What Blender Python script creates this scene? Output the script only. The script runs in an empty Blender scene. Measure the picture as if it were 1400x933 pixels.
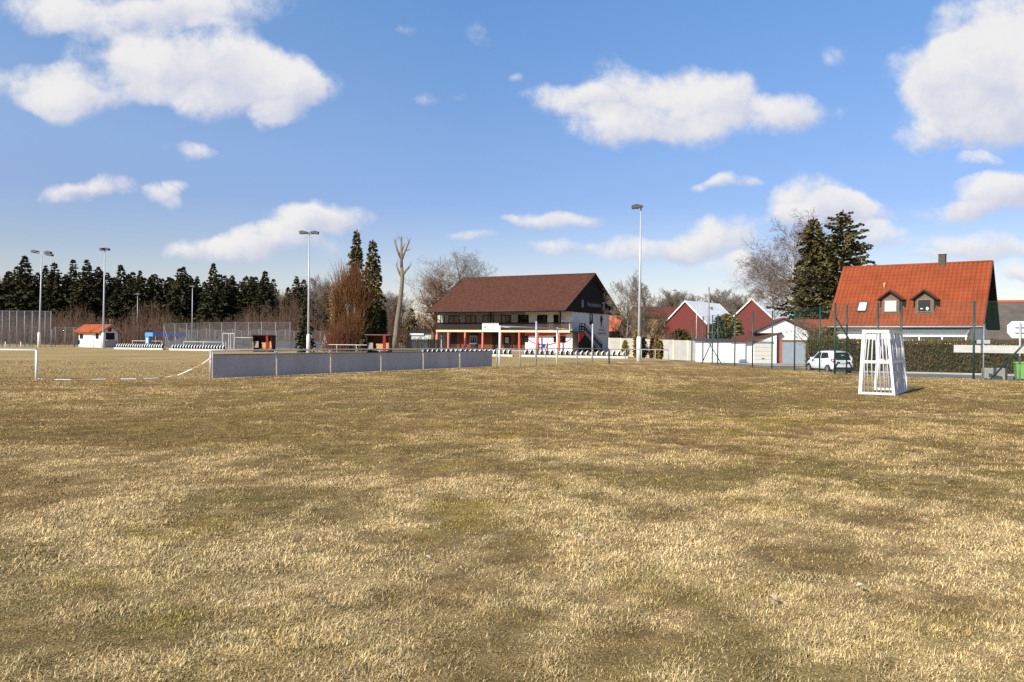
import bpy, math, random
import numpy as np
from mathutils import Vector

R = math.radians
sc = bpy.context.scene
col = sc.collection

# ---------------------------------------------------------------- camera
F_PX, CAMH, PITCH, ROLL = 1120.0, 1.65, 0.00223, 0.010
_R0, _U0 = Vector((1, 0, 0)), Vector((0, math.sin(PITCH), math.cos(PITCH)))
CF = Vector((0, math.cos(PITCH), -math.sin(PITCH)))
CR = _R0 * math.cos(ROLL) + _U0 * math.sin(ROLL)
CU = -_R0 * math.sin(ROLL) + _U0 * math.cos(ROLL)
cd = bpy.data.cameras.new("camera")
cd.sensor_fit = 'HORIZONTAL'
cd.sensor_width = 36.0
cd.lens = 36.0 * F_PX / 1400.0
cd.clip_start, cd.clip_end = 0.1, 9000.0
cam = bpy.data.objects.new("camera", cd)
col.objects.link(cam)
from mathutils import Matrix
m3 = Matrix((CR, CU, -CF)).transposed()
cam.matrix_world = Matrix.Translation((0, 0, CAMH)) @ m3.to_4x4()
sc.camera = cam

# ---------------------------------------------------------------- light
SUN_EL, SUN_AZ = 34.0, math.atan2(-0.67, -0.74)      # azimuth of the direction to the sun, from +Y towards +X
TO_SUN = Vector((math.sin(SUN_AZ) * math.cos(R(SUN_EL)), math.cos(SUN_AZ) * math.cos(R(SUN_EL)), math.sin(R(SUN_EL))))
sd = bpy.data.lights.new("sun", 'SUN')
sd.energy, sd.angle, sd.color = 4.4, R(0.55), (1.0, 0.93, 0.82)
sun = bpy.data.objects.new("sun", sd)
sun.rotation_euler = TO_SUN.to_track_quat('Z', 'Y').to_euler()
sun.location = (-30, -30, 40)
col.objects.link(sun)
sc.view_settings.view_transform = 'Standard'
sc.view_settings.look = 'None'
sc.view_settings.exposure = 0.5
sc.view_settings.gamma = 1.0
sc.cycles.use_denoising = False
sc.cycles.max_bounces = 5
sc.cycles.transparent_max_bounces = 8


def ray(px, py):
    d = CF + CR * ((px - 700.0) / F_PX) + CU * ((466.5 - py) / F_PX)
    return d


def P(px, py, dist):
    d = ray(px, py)
    return Vector((0, 0, CAMH)) + d * (dist / d.y)


def G(px, py, z=0.0):
    d = ray(px, py)
    return Vector((0, 0, CAMH)) + d * ((z - CAMH) / d.z)


def sst(e0, e1, x):
    t = np.clip((np.asarray(x, dtype=float) - e0) / (e1 - e0), 0, 1)
    return t * t * (3 - 2 * t)


def ground_z(x, y):
    x = np.asarray(x, dtype=float)
    y = np.asarray(y, dtype=float)
    s1 = (x - 14.3) * 0.987 + (y - 62.5) * 0.16
    s2 = (x - 16.6) * 0.6 + (y - 41.6) * 0.8
    s = np.minimum(s1, s2)
    z = -0.42 * sst(0.6, 5.0, s) * (1 - sst(86, 105, y))
    # tiny unevenness of the turf
    return z + 0.02 * np.sin(x * 0.31 + 1.3) * np.sin(y * 0.27) * sst(3, 12, y) * (1 - sst(24, 34, y))


def gz(x, y):
    return float(ground_z(x, y))


def at(px, dist):
    """ground point under image column px at the given distance"""
    p = P(px, 470, dist)
    return Vector((p.x, dist, gz(p.x, dist)))


def zof(px, py, dist):
    return P(px, py, dist).z


class Fr:
    """a local frame on the ground: x along a facade, y into the building"""
    def __init__(s, o, deg):
        s.o, s.ang = Vector(o), R(deg)
        s.a = Vector((math.cos(s.ang), math.sin(s.ang), 0))
        s.b = Vector((-math.sin(s.ang), math.cos(s.ang), 0))

    def hy(s, px, py, yl):
        d, c = ray(px, py), Vector((0, 0, CAMH)) - s.o
        t = (yl - c.dot(s.b)) / d.dot(s.b)
        q = c + d * t
        return q.dot(s.a), q.z

    def hx(s, px, py, xl):
        d, c = ray(px, py), Vector((0, 0, CAMH)) - s.o
        t = (xl - c.dot(s.a)) / d.dot(s.a)
        q = c + d * t
        return q.dot(s.b), q.z


# ---------------------------------------------------------------- noise (numpy)
_rs = np.random.RandomState(7)
_TAB = _rs.rand(256, 256)


def vnoise(x, y, seed=0):
    x = np.asarray(x, dtype=float) + seed * 17.31
    y = np.asarray(y, dtype=float) + seed * 9.77
    xi, yi = np.floor(x).astype(int), np.floor(y).astype(int)
    fx, fy = x - xi, y - yi
    fx, fy = fx * fx * (3 - 2 * fx), fy * fy * (3 - 2 * fy)
    a, b = _TAB[xi & 255, yi & 255], _TAB[(xi + 1) & 255, yi & 255]
    c, d = _TAB[xi & 255, (yi + 1) & 255], _TAB[(xi + 1) & 255, (yi + 1) & 255]
    return (a * (1 - fx) + b * fx) * (1 - fy) + (c * (1 - fx) + d * fx) * fy


def fbm(x, y, size, octv=4, seed=0):
    t, amp, s, tot = 0, 1.0, 1.0 / size, 0
    for k in range(octv):
        t = t + amp * vnoise(x * s + k * 3.7, y * s - k * 5.1, seed + k)
        tot += amp
        amp *= 0.55
        s *= 2.03
    return t / tot


# ---------------------------------------------------------------- world: sky and clouds
w = bpy.data.worlds.new("World")
sc.world = w
w.use_nodes = True
wt = w.node_tree
for n in list(wt.nodes):
    wt.nodes.remove(n)
WN, WL = wt.nodes, wt.links


def wn(t, **k):
    n = WN.new(t)
    for a, v in k.items():
        setattr(n, a, v)
    return n


def wmath(op, a, b=None, c=None, clamp=False):
    n = WN.new('ShaderNodeMath')
    n.operation, n.use_clamp = op, clamp
    for i, q in enumerate((a, b, c)):
        if q is None:
            continue
        if isinstance(q, (int, float)):
            n.inputs[i].default_value = q
        else:
            WL.new(q, n.inputs[i])
    return n.outputs[0]


def wvec(op, a, b=None):
    n = WN.new('ShaderNodeVectorMath')
    n.operation = op
    for i, q in enumerate((a, b)):
        if q is None:
            continue
        if isinstance(q, tuple):
            n.inputs[i].default_value = q
        else:
            WL.new(q, n.inputs[i])
    return n


sky = wn('ShaderNodeTexSky', sky_type='NISHITA')
sky.sun_disc = False
sky.sun_elevation = R(SUN_EL)
sky.sun_rotation = SUN_AZ
sky.altitude = 480
sky.air_density, sky.dust_density, sky.ozone_density = 1.0, 0.55, 2.2
tc = wn('ShaderNodeTexCoord')
sp = wn('ShaderNodeSeparateXYZ')
WL.new(tc.outputs['Generated'], sp.inputs[0])
ysafe = wmath('MAXIMUM', sp.outputs[1], 0.02)
u = wmath('DIVIDE', sp.outputs[0], ysafe)
v = wmath('DIVIDE', sp.outputs[2], ysafe)
uv = wn('ShaderNodeCombineXYZ')
WL.new(u, uv.inputs[0])
WL.new(v, uv.inputs[1])
# big soft distortion of the outlines
nz0 = wn('ShaderNodeTexNoise')
nz0.inputs['Scale'].default_value = 9.0
nz0.inputs['Detail'].default_value = 5.0
WL.new(uv.outputs[0], nz0.inputs['Vector'])
dv = wvec('SUBTRACT', nz0.outputs['Color'], (0.5, 0.5, 0.5))
dv2 = wvec('MULTIPLY', dv.outputs[0], (0.115, 0.075, 0.0))
uvd = wvec('ADD', uv.outputs[0], dv2.outputs[0]).outputs[0]
CLOUDS = [  # px, py, rx, ry, weight
    (60, 8, 75, 34, 1), (170, 10, 120, 40, 1), (290, 4, 115, 36, 1.0), (180, 85, 105, 58, .8), (270, 88, 110, 62, 1.0),
    (355, 105, 85, 50, 1), (405, 112, 58, 44, 1), (375, 148, 32, 22, .9), (40, 112, 110, 36, .95), (95, 134, 78, 26, .95), (170, 130, 60, 20, .4), (275, 142, 55, 22, .6),
    (263, 203, 42, 13, 1), (118, 259, 64, 17, 1.2), (210, 267, 32, 16, 1.1), (230, 250, 22, 11, .9),
    (285, 338, 66, 20, 1), (345, 328, 56, 24, 1.1), (410, 315, 62, 26, 1.0), (448, 303, 62, 21, 1.2), (395, 338, 90, 14, .6),
    (655, 40, 34, 15, .42), (590, 130, 20, 11, .5), (640, 132, 18, 18, .36), (702, 97, 16, 9, .45), (560, 42, 14, 12, .45),
    (845, 112, 66, 42, 1), (780, 132, 72, 28, 1), (850, 168, 78, 32, 1.1), (945, 140, 84, 46, 1.1), (1005, 138, 46, 42, .7), (1078, 164, 62, 38, 1.3), (760, 170, 26, 14, .5), (960, 180, 90, 22, .6),
    (992, 251, 36, 13, 1.1), (750, 302, 66, 16, 1.1), (772, 344, 50, 14, 1.1), (640, 329, 34, 11, .8), (880, 347, 80, 18, .9),
    (985, 325, 60, 32, 1.2), (935, 340, 50, 22, .9), (1010, 366, 42, 18, 1.2), (700, 298, 20, 9, .5),
    (1112, 280, 78, 38, 1.2), (1160, 290, 62, 28, 1.0), (1080, 300, 60, 22, 1), (1195, 327, 48, 22, 1),
    (1375, 45, 110, 60, 1.2), (1300, 105, 95, 54, 1.1), (1360, 115, 120, 70, 1.2), (1330, 165, 120, 36, 1), (1250, 180, 40, 22, .5), (1450, 110, 90, 90, 1),
    (1360, 266, 85, 38, 1.2), (1400, 250, 60, 32, 1.1), (1305, 290, 62, 20, 1), (1335, 339, 110, 20, 1.0), (1345, 209, 40, 10, .6), (1262, 356, 40, 9, .8), (1400, 372, 24, 12, 1), (1160, 75, 28, 15, .34),
    (-150, 60, 140, 60, 1), (-120, 250, 90, 30, 1), (1560, 300, 120, 40, 1), (1600, 90, 120, 60, 1),
    (500, -160, 150, 50, 1), (900, -220, 200, 60, 1), (1250, -150, 140, 50, 1), (120, -240, 200, 60, 1),
]
ssum, tsum = None, None
for (px, py, rx, ry, wt_) in CLOUDS:
    d = ray(px, py)
    c = (d.x / d.y, d.z / d.y, 0.0)
    q = wvec('SUBTRACT', uvd, c)
    q = wvec('MULTIPLY', q.outputs[0], (F_PX / rx, F_PX / ry, 0.0))
    r2 = wvec('DOT_PRODUCT', q.outputs[0], q.outputs[0]).outputs['Value']
    k = wmath('MULTIPLY_ADD', r2, -0.8, 1.0, clamp=True)
    k = wmath('MULTIPLY', k, wt_)
    ty = wvec('DOT_PRODUCT', q.outputs[0], (-0.35, 1.0, 0.0)).outputs['Value']
    ssum = k if ssum is None else wmath('ADD', ssum, k)
    tsum = wmath('MULTIPLY', k, ty) if tsum is None else wmath('MULTIPLY_ADD', k, ty, tsum)
front = wmath('GREATER_THAN', sp.outputs[1], 0.05)
nz1 = wn('ShaderNodeTexNoise')
nz1.inputs['Scale'].default_value = 15.0
nz1.inputs['Detail'].default_value = 9.0
nz1.inputs['Roughness'].default_value = 0.66
WL.new(uv.outputs[0], nz1.inputs['Vector'])
n1 = wmath('SUBTRACT', nz1.outputs['Fac'], 0.5)
lim = wmath('MULTIPLY', ssum, 3.0, clamp=True)
den = wmath('MULTIPLY_ADD', wmath('MULTIPLY', n1, lim), 2.5, ssum)
al = wn('ShaderNodeMapRange', interpolation_type='SMOOTHSTEP')
al.inputs['From Min'].default_value = 0.10
al.inputs['From Max'].default_value = 1.24
WL.new(den, al.inputs['Value'])
alpha = wmath('MULTIPLY', al.outputs[0], front)
alpha = wmath('MULTIPLY', alpha, 0.95)
tn = wmath('DIVIDE', tsum, wmath('MAXIMUM', ssum, 0.05))
tn = wmath('MULTIPLY_ADD', n1, 2.2, tn)
sh = wn('ShaderNodeMapRange', interpolation_type='SMOOTHSTEP')
sh.inputs['From Min'].default_value = -0.95
sh.inputs['From Max'].default_value = 0.55
WL.new(tn, sh.inputs['Value'])
cc = wn('ShaderNodeMix', data_type='RGBA')
WL.new(sh.outputs[0], cc.inputs['Factor'])
cc.inputs[6].default_value = (0.425, 0.445, 0.54, 1)
cc.inputs[7].default_value = (0.64, 0.625, 0.615, 1)
# clear sky: Nishita, tinted to the photograph's white balance
skm = wvec('MULTIPLY', sky.outputs[0], (0.136, 0.136, 0.142)).outputs[0]
gr = wn('ShaderNodeValToRGB')
WL.new(wmath('MAXIMUM', sp.outputs[2], 0.0), gr.inputs[0])
gr.color_ramp.elements[0].position, gr.color_ramp.elements[0].color = 0.0, (.74, .60, .57, 1)
gr.color_ramp.elements[1].position, gr.color_ramp.elements[1].color = 0.375, (.60, .76, .90, 1)
for (q_, c_) in ((0.08, (.68, .59, .60)), (0.16, (.54, .545, .66)), (0.235, (.585, .63, .74)), (0.30, (.595, .69, .81))):
    e_ = gr.color_ramp.elements.new(q_)
    e_.color = c_ + (1,)
skm = wvec('MULTIPLY', skm, gr.outputs[0]).outputs[0]
# the side of the sky nearer the sun's azimuth is paler
lft = wmath('MULTIPLY', wmath('SUBTRACT', wmath('MULTIPLY', sp.outputs[0], -1.0), 0.05), 1.0, clamp=True)
pale = wn('ShaderNodeMix', data_type='RGBA')
WL.new(wmath('MULTIPLY', lft, wmath('MULTIPLY_ADD', sp.outputs[2], 9.0, -0.9, clamp=True), clamp=True), pale.inputs['Factor'])
pale.inputs[6].default_value, pale.inputs[7].default_value = (1, 1, .965, 1), (1.85, 1.52, 1.22, 1)
skm = wvec('MULTIPLY', skm, pale.outputs[2]).outputs[0]
mixw = wn('ShaderNodeMix', data_type='RGBA')
WL.new(alpha, mixw.inputs['Factor'])
WL.new(skm, mixw.inputs[6])
WL.new(cc.outputs[2], mixw.inputs[7])
SKY_STRENGTH = 0.1
bg = wn('ShaderNodeBackground')
bg.inputs['Strength'].default_value = SKY_STRENGTH
up = wvec('SCALE', mixw.outputs[2])
up.inputs['Scale'].default_value = 1.0 / SKY_STRENGTH
WL.new(up.outputs[0], bg.inputs['Color'])
wo = wn('ShaderNodeOutputWorld')
WL.new(bg.outputs[0], wo.inputs[0])
w.cycles.sampling_method = 'MANUAL'
w.cycles.sample_map_resolution = 512


# ---------------------------------------------------------------- materials
MATS = {}


def M(name, c, rough=0.8, var=0.15, scale=3.0, bump=0.0, spec=0.3, metal=0.0, c2=None, attr=None, bscale=None, stretch=None, detail=4.0):
    if name in MATS:
        return MATS[name]
    m = bpy.data.materials.new(name)
    m.use_nodes = True
    t = m.node_tree
    b = t.nodes['Principled BSDF']
    b.inputs['Roughness'].default_value = rough
    b.inputs['Specular IOR Level'].default_value = spec
    b.inputs['Metallic'].default_value = metal
    tcn = t.nodes.new('ShaderNodeTexCoord')
    vec = tcn.outputs['Object']
    if stretch:
        mp = t.nodes.new('ShaderNodeMapping')
        mp.inputs['Scale'].default_value = stretch
        t.links.new(vec, mp.inputs[0])
        vec = mp.outputs[0]
    nz = t.nodes.new('ShaderNodeTexNoise')
    nz.inputs['Scale'].default_value = scale
    nz.inputs['Detail'].default_value = detail
    nz.inputs['Roughness'].default_value = 0.6
    t.links.new(vec, nz.inputs['Vector'])
    cr = t.nodes.new('ShaderNodeValToRGB')
    cr.color_ramp.elements[0].position, cr.color_ramp.elements[1].position = 0.3, 0.7
    lo = tuple(x * (1 - var) for x in c) + (1,)
    hi = tuple(min(1, x * (1 + var)) for x in (c2 or c)) + (1,)
    cr.color_ramp.elements[0].color, cr.color_ramp.elements[1].color = lo, hi
    t.links.new(nz.outputs['Fac'], cr.inputs[0])
    out = cr.outputs[0]
    if attr:
        an = t.nodes.new('ShaderNodeAttribute')
        an.attribute_name = attr
        mx = t.nodes.new('ShaderNodeMix')
        mx.data_type, mx.blend_type = 'RGBA', 'MULTIPLY'
        mx.inputs['Factor'].default_value = 1.0
        t.links.new(out, mx.inputs[6])
        t.links.new(an.outputs['Color'], mx.inputs[7])
        out = mx.outputs[2]
    t.links.new(out, b.inputs['Base Color'])
    if bump:
        bp = t.nodes.new('ShaderNodeBump')
        bp.inputs['Strength'].default_value = bump
        bp.inputs['Distance'].default_value = 0.02
        nb = t.nodes.new('ShaderNodeTexNoise')
        nb.inputs['Scale'].default_value = bscale or scale * 4
        nb.inputs['Detail'].default_value = 5
        t.links.new(vec, nb.inputs['Vector'])
        t.links.new(nb.outputs['Fac'], bp.inputs['Height'])
        t.links.new(bp.outputs[0], b.inputs['Normal'])
    MATS[name] = m
    return m


def glass(name, c=(0.02, 0.025, 0.03), rough=0.08):
    m = M(name, c, rough, 0.2, 1.0, spec=0.35)
    return m


white = M('white_paint', (0.78, 0.78, 0.76), 0.45, 0.06, 4)
plaster = M('white_plaster', (0.74, 0.74, 0.72), 0.9, 0.05, 1.2, bump=0.2, bscale=30)
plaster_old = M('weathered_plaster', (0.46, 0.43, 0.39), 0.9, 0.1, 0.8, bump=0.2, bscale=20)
galv = M('galvanised_steel', (0.46, 0.48, 0.49), 0.5, 0.12, 2.5, metal=0.35, spec=0.5)
mastwhite = M('mast_metal', (0.44, 0.455, 0.46), 0.45, 0.08, 1.5, metal=0.15, spec=0.5)
darkmetal = M('dark_metal', (0.05, 0.052, 0.055), 0.5, 0.2, 3)
panel_grey = M('panel_grey', (0.44, 0.415, 0.41), 0.7, 0.13, 0.9, stretch=(1, 1, .35), detail=9)
green_metal = M('green_metal', (0.013, 0.052, 0.040), 0.45, 0.15, 2, spec=0.5)
green_wire = M('green_wire', (0.03, 0.075, 0.062), 0.6, 0.1, 2)
grey_wire = M('grey_wire', (0.17, 0.18, 0.19), 0.6, 0.1, 2)
bark = M('bark', (0.115, 0.085, 0.06), 0.95, 0.3, 3, bump=0.6, stretch=(3, 3, .6))
barkpale = M('pale_bark', (0.19, 0.155, 0.12), 0.95, 0.25, 2.5, bump=0.6, stretch=(3, 3, .6))
twig = M('twigs', (0.155, 0.115, 0.08), 0.95, 0.25, 1.0)
twiggrey = M('grey_twigs', (0.23, 0.19, 0.15), 0.95, 0.25, 1.0)
twigpink = M('birch_twigs', (0.20, 0.145, 0.115), 0.95, 0.25, 1.0)
twiggold = M('willow_twigs', (0.165, 0.075, 0.028), 0.9, 0.35, 0.8)
brush_m = M('brushwood_twigs', (0.125, 0.075, 0.05), 0.95, 0.4, 0.35)
birchbark = M('birch_bark', (0.5, 0.46, 0.41), 0.8, 0.3, 4, stretch=(1, 1, 3))
needle = M('spruce_needles', (0.048, 0.045, 0.016), 0.85, 0.35, 0.6, attr='tint')
needle_near = M('near_spruce_needles', (0.118, 0.102, 0.036), 0.85, 0.35, 0.7, attr='tint')
needle_olive = M('thuja_needles', (0.30, 0.225, 0.05), 0.9, 0.35, 1.5, attr='tint')
needle_rust = M('rusty_thuja_needles', (0.13, 0.055, 0.022), 0.9, 0.35, 1.5, attr='tint')
hedge_leaf = M('hedge_leaves', (0.108, 0.066, 0.022), 0.9, 0.35, 1.2, attr='tint')
concrete = M('concrete', (0.42, 0.40, 0.35), 0.9, 0.14, 1.2, bump=0.3)
asphalt = M('road_asphalt', (0.16, 0.16, 0.165), 0.9, 0.15, 0.7, bump=0.3, bscale=25)
asphalt_pale = M('paving', (0.33, 0.31, 0.28), 0.9, 0.15, 0.9, bump=0.3, bscale=25)
glass_dark = glass('dark_glass', (0.012, 0.014, 0.016))
glass_pale = glass('pale_glass', (0.30, 0.33, 0.33), 0.12)
wood_dark = M('dark_wood', (0.030, 0.019, 0.014), 0.75, 0.3, 2.0, stretch=(6, 6, 1))
wood_black = M('black_wood', (0.012, 0.010, 0.009), 0.85, 0.3, 2.0, stretch=(6, 6, 1))
wood_red = M('red_brown_wood', (0.165, 0.045, 0.018), 0.7, 0.3, 1.0, stretch=(6, 6, 1))
wood_pale = M('pale_wood', (0.50, 0.27, 0.11), 0.7, 0.15, 2.0, stretch=(1, 1, 5))
salmon = M('salmon_paint', (0.60, 0.20, 0.145), 0.7, 0.08, 2)
red_paint = M('red_paint', (0.55, 0.035, 0.02), 0.6, 0.1, 2)
cream = M('cream_paint', (0.64, 0.53, 0.36), 0.7, 0.05, 2)
creamwall = M('cream_plaster', (0.66, 0.58, 0.44), 0.9, 0.06, 1.5, bump=.2)
rubber = M('rubber', (0.018, 0.018, 0.019), 0.8, 0.2, 5)


# ---------------------------------------------------------------- mesh helpers
class MB:
    def __init__(s):
        s.v, s.f, s.mi, s.sm, s.mats, s.tint = [], [], [], [], [], []

    def m(s, mat):
        if mat not in s.mats:
            s.mats.append(mat)
        return s.mats.index(mat)

    def face(s, pts, mat, smooth=False):
        n = len(s.v)
        s.v.extend([tuple(p) for p in pts])
        s.f.append(list(range(n, n + len(pts))))
        s.mi.append(s.m(mat))
        s.sm.append(smooth)
        return s

    def raw(s, verts, faces, mat, smooth=False):
        n = len(s.v)
        s.v.extend([tuple(p) for p in verts])
        k = s.m(mat)
        for f in faces:
            s.f.append([n + i for i in f])
            s.mi.append(k)
            s.sm.append(smooth)
        return s

    def box(s, x0, x1, y0, y1, z0, z1, mat):
        v = [(x0, y0, z0), (x1, y0, z0), (x1, y1, z0), (x0, y1, z0), (x0, y0, z1), (x1, y0, z1), (x1, y1, z1), (x0, y1, z1)]
        return s.raw(v, [(0, 3, 2, 1), (4, 5, 6, 7), (0, 1, 5, 4), (1, 2, 6, 5), (2, 3, 7, 6), (3, 0, 4, 7)], mat)

    def bevbox(s, x0, x1, y0, y1, z0, z1, mat, r=0.03):
        """box with its vertical and top edges chamfered"""
        def ring(i, z):
            return [(x0 + i + r, y0 + i, z), (x1 - i - r, y0 + i, z), (x1 - i, y0 + i + r, z), (x1 - i, y1 - i - r, z),
                    (x1 - i - r, y1 - i, z), (x0 + i + r, y1 - i, z), (x0 + i, y1 - i - r, z), (x0 + i, y0 + i + r, z)]
        v = ring(0, z0) + ring(0, z1 - r) + ring(r * .7, z1)
        f = [tuple(range(7, -1, -1)), tuple(range(16, 24))]
        for a in (0, 8):
            for k in range(8):
                f.append((a + k, a + (k + 1) % 8, a + 8 + (k + 1) % 8, a + 8 + k))
        return s.raw(v, f, mat)

    def bar(s, p0, p1, wd, ht, mat, up=(0, 0, 1)):
        p0, p1 = Vector(p0), Vector(p1)
        d = (p1 - p0).normalized()
        up = Vector(up)
        if abs(d.dot(up)) > 0.98:
            up = Vector((0, 1, 0))
        r = d.cross(up).normalized()
        q = r.cross(d).normalized()
        r, q = r * wd / 2, q * ht / 2
        v = [p + o for p in (p0, p1) for o in (-r - q, r - q, r + q, -r + q)]
        return s.raw(v, [(3, 2, 1, 0), (4, 5, 6, 7), (0, 1, 5, 4), (1, 2, 6, 5), (2, 3, 7, 6), (3, 0, 4, 7)], mat)

    def tube(s, pts, rad, n, mat, smooth=True, cap=True):
        pts = [Vector(p) for p in pts]
        if not isinstance(rad, (list, tuple)):
            rad = [rad] * len(pts)
        base = len(s.v)
        prev = None
        for i, p in enumerate(pts):
            d = (pts[min(i + 1, len(pts) - 1)] - pts[max(i - 1, 0)])
            d = d.normalized() if d.length > 1e-9 else Vector((0, 0, 1))
            if prev is None:
                a = Vector((1, 0, 0)) if abs(d.x) < 0.8 else Vector((0, 1, 0))
                r = d.cross(a).normalized()
            else:
                r = (prev - d * prev.dot(d))
                r = r.normalized() if r.length > 1e-6 else d.orthogonal().normalized()
            prev = r
            q = d.cross(r)
            for k in range(n):
                t = 2 * math.pi * k / n
                o = p + (r * math.cos(t) + q * math.sin(t)) * rad[i]
                s.v.append((o.x, o.y, o.z))
        mk = s.m(mat)
        for i in range(len(pts) - 1):
            for k in range(n):
                a = base + i * n + k
                b = base + i * n + (k + 1) % n
                s.f.append([a, b, b + n, a + n])
                s.mi.append(mk)
                s.sm.append(smooth)
        if cap:
            e = base + (len(pts) - 1) * n
            s.f.append([e + k for k in range(n)])
            s.mi.append(mk)
            s.sm.append(False)
            s.f.append([base + k for k in range(n - 1, -1, -1)])
            s.mi.append(mk)
            s.sm.append(False)
        return s

    def prism(s, poly, off, mat):
        """extrude a 3D polygon by the vector off"""
        off = Vector(off)
        n = len(poly)
        v = [Vector(p) for p in poly] + [Vector(p) + off for p in poly]
        f = [tuple(range(n - 1, -1, -1)), tuple(range(n, 2 * n))]
        for k in range(n):
            f.append((k, (k + 1) % n, n + (k + 1) % n, n + k))
        return s.raw(v, f, mat)

    def build(s, name, parent=None, loc=None, rotz=None):
        me = bpy.data.meshes.new(name)
        me.from_pydata(s.v, [], s.f)
        for mt in s.mats:
            me.materials.append(mt)
        me.polygons.foreach_set('material_index', s.mi)
        me.polygons.foreach_set('use_smooth', s.sm)
        if s.tint:
            at_ = me.attributes.new('tint', 'FLOAT_COLOR', 'POINT')
            arr = np.ones((len(s.v), 4), dtype=np.float32)
            t = np.asarray(s.tint, dtype=np.float32)
            arr[:len(t), :3] = t.reshape(-1, 1) if t.ndim == 1 else t
            at_.data.foreach_set('color', arr.ravel())
        me.update()
        o = bpy.data.objects.new(name, me)
        col.objects.link(o)
        if parent is not None:
            o.parent = parent
        if loc is not None:
            o.location = loc
        if rotz is not None:
            o.rotation_euler = (0, 0, rotz)
        return o


def fastmesh(name, verts, counts, idx, mats, tint=None, parent=None, smooth=False):
    """verts (n,3), polygons given by their sizes and a flat index list"""
    me = bpy.data.meshes.new(name)
    verts = np.asarray(verts, dtype=np.float32)
    counts = np.asarray(counts, dtype=np.int32)
    idx = np.asarray(idx, dtype=np.int32)
    me.vertices.add(len(verts))
    me.vertices.foreach_set('co', verts.ravel())
    me.loops.add(len(idx))
    me.loops.foreach_set('vertex_index', idx)
    me.polygons.add(len(counts))
    st = np.concatenate(([0], np.cumsum(counts)[:-1])).astype(np.int32)
    me.polygons.foreach_set('loop_start', st)
    me.polygons.foreach_set('use_smooth', np.full(len(counts), smooth))
    for mt in mats:
        me.materials.append(mt)
    if tint is not None:
        a = me.attributes.new('tint', 'FLOAT_COLOR', 'POINT')
        arr = np.ones((len(verts), 4), dtype=np.float32)
        t = np.asarray(tint, dtype=np.float32)
        arr[:, :3] = t.reshape(-1, 1) if t.ndim == 1 else t
        a.data.foreach_set('color', arr.ravel())
    me.update(calc_edges=True)
    me.validate()
    o = bpy.data.objects.new(name, me)
    col.objects.link(o)
    if parent is not None:
        o.parent = parent
    return o


def tag(o, label=None, cat=None, group=None, kind=None):
    if label:
        o['label'] = label
    if cat:
        o['category'] = cat
    if group:
        o['group'] = group
    if kind:
        o['kind'] = kind
    return o


def thing(name, label, cat, loc, rotz=0.0, group=None):
    o = bpy.data.objects.new(name, None)
    o.empty_display_size = 0.2
    o.location = loc
    o.rotation_euler = (0, 0, rotz)
    col.objects.link(o)
    return tag(o, label, cat, group)


def copy_tree(o, parent=None, kids=None):
    kids = kids if kids is not None else list(o.children)
    c = o.copy()
    col.objects.link(c)
    if parent is not None:
        c.parent = parent
    for k in kids:
        copy_tree(k, c)
    return c

# ================================================================ SETTING
# ---- ground: one sheet to the horizon
PATCH = [  # photo px, py, rx, ry, kind, weight     p = pale straw, d = dark brown, m = moss, g = grey green
    (540, 690, 80, 22, 'p', .8), (760, 624, 95, 10, 'p', .8), (640, 660, 70, 12, 'p', .5), (420, 665, 70, 12, 'p', .6),
    (300, 640, 120, 12, 'p', .35), (120, 740, 150, 36, 'p', .45), (915, 770, 120, 45, 'p', .8), (820, 810, 90, 40, 'p', .5),
    (1290, 720, 150, 50, 'p', .6), (1240, 690, 70, 14, 'p', .5), (965, 578, 42, 4, 'p', 1), (560, 592, 60, 7, 'p', .5), (960, 700, 60, 9, 'p', .6),
    (500, 740, 90, 24, 'p', .5), (300, 800, 140, 40, 'p', .45), (1130, 880, 180, 60, 'p', .4), (760, 880, 60, 40, 'p', .5),
    (200, 560, 150, 10, 'p', .35), (700, 618, 60, 8, 'p', .5), (60, 640, 60, 14, 'p', .3), (1210, 550, 100, 6, 'p', .25), (1060, 672, 60, 9, 'p', .4),
    (200, 588, 230, 18, 'd', .9), (20, 680, 60, 18, 'd', .8), (330, 678, 80, 14, 'd', .7), (430, 540, 160, 9, 'd', .4),
    (640, 700, 60, 14, 'd', .8), (600, 725, 60, 30, 'd', .8), (720, 745, 110, 24, 'd', .8), (930, 650, 170, 14, 'd', .5), (600, 640, 140, 10, 'd', .6),
    (840, 690, 90, 14, 'd', .7), (90, 820, 60, 22, 'd', .5), (1240, 760, 60, 16, 'd', .5), (1050, 790, 50, 20, 'd', .4), (420, 860, 90, 24, 'd', .35),
    (870, 890, 90, 30, 'd', .5), (1330, 830, 60, 18, 'd', .5), (700, 540, 180, 8, 'd', .35), (1060, 545, 200, 12, 'd', .35),
    (1080, 578, 160, 12, 'm', .5), (880, 560, 140, 8, 'm', .45), (940, 530, 200, 5, 'm', .3), (760, 735, 60, 10, 'm', .5), (660, 820, 60, 14, 'm', .6),
    (180, 915, 80, 14, 'm', .5), (640, 910, 60, 16, 'm', .5), (1170, 700, 60, 12, 'm', .35), (850, 800, 40, 12, 'm', .4), (740, 850, 60, 16, 'm', .4), (1140, 650, 120, 18, 'm', .35), (60, 745, 50, 10, 'm', .4),
    (1060, 640, 150, 12, 'g', .6), (480, 760, 60, 14, 'g', .5), (1080, 745, 40, 10, 'g', .5), (700, 655, 90, 10, 'g', .5), (240, 600, 120, 12, 'g', .4), (500, 620, 80, 10, 'g', .5), (1090, 840, 40, 22, 'g', .5),
]
_PG = []
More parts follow.
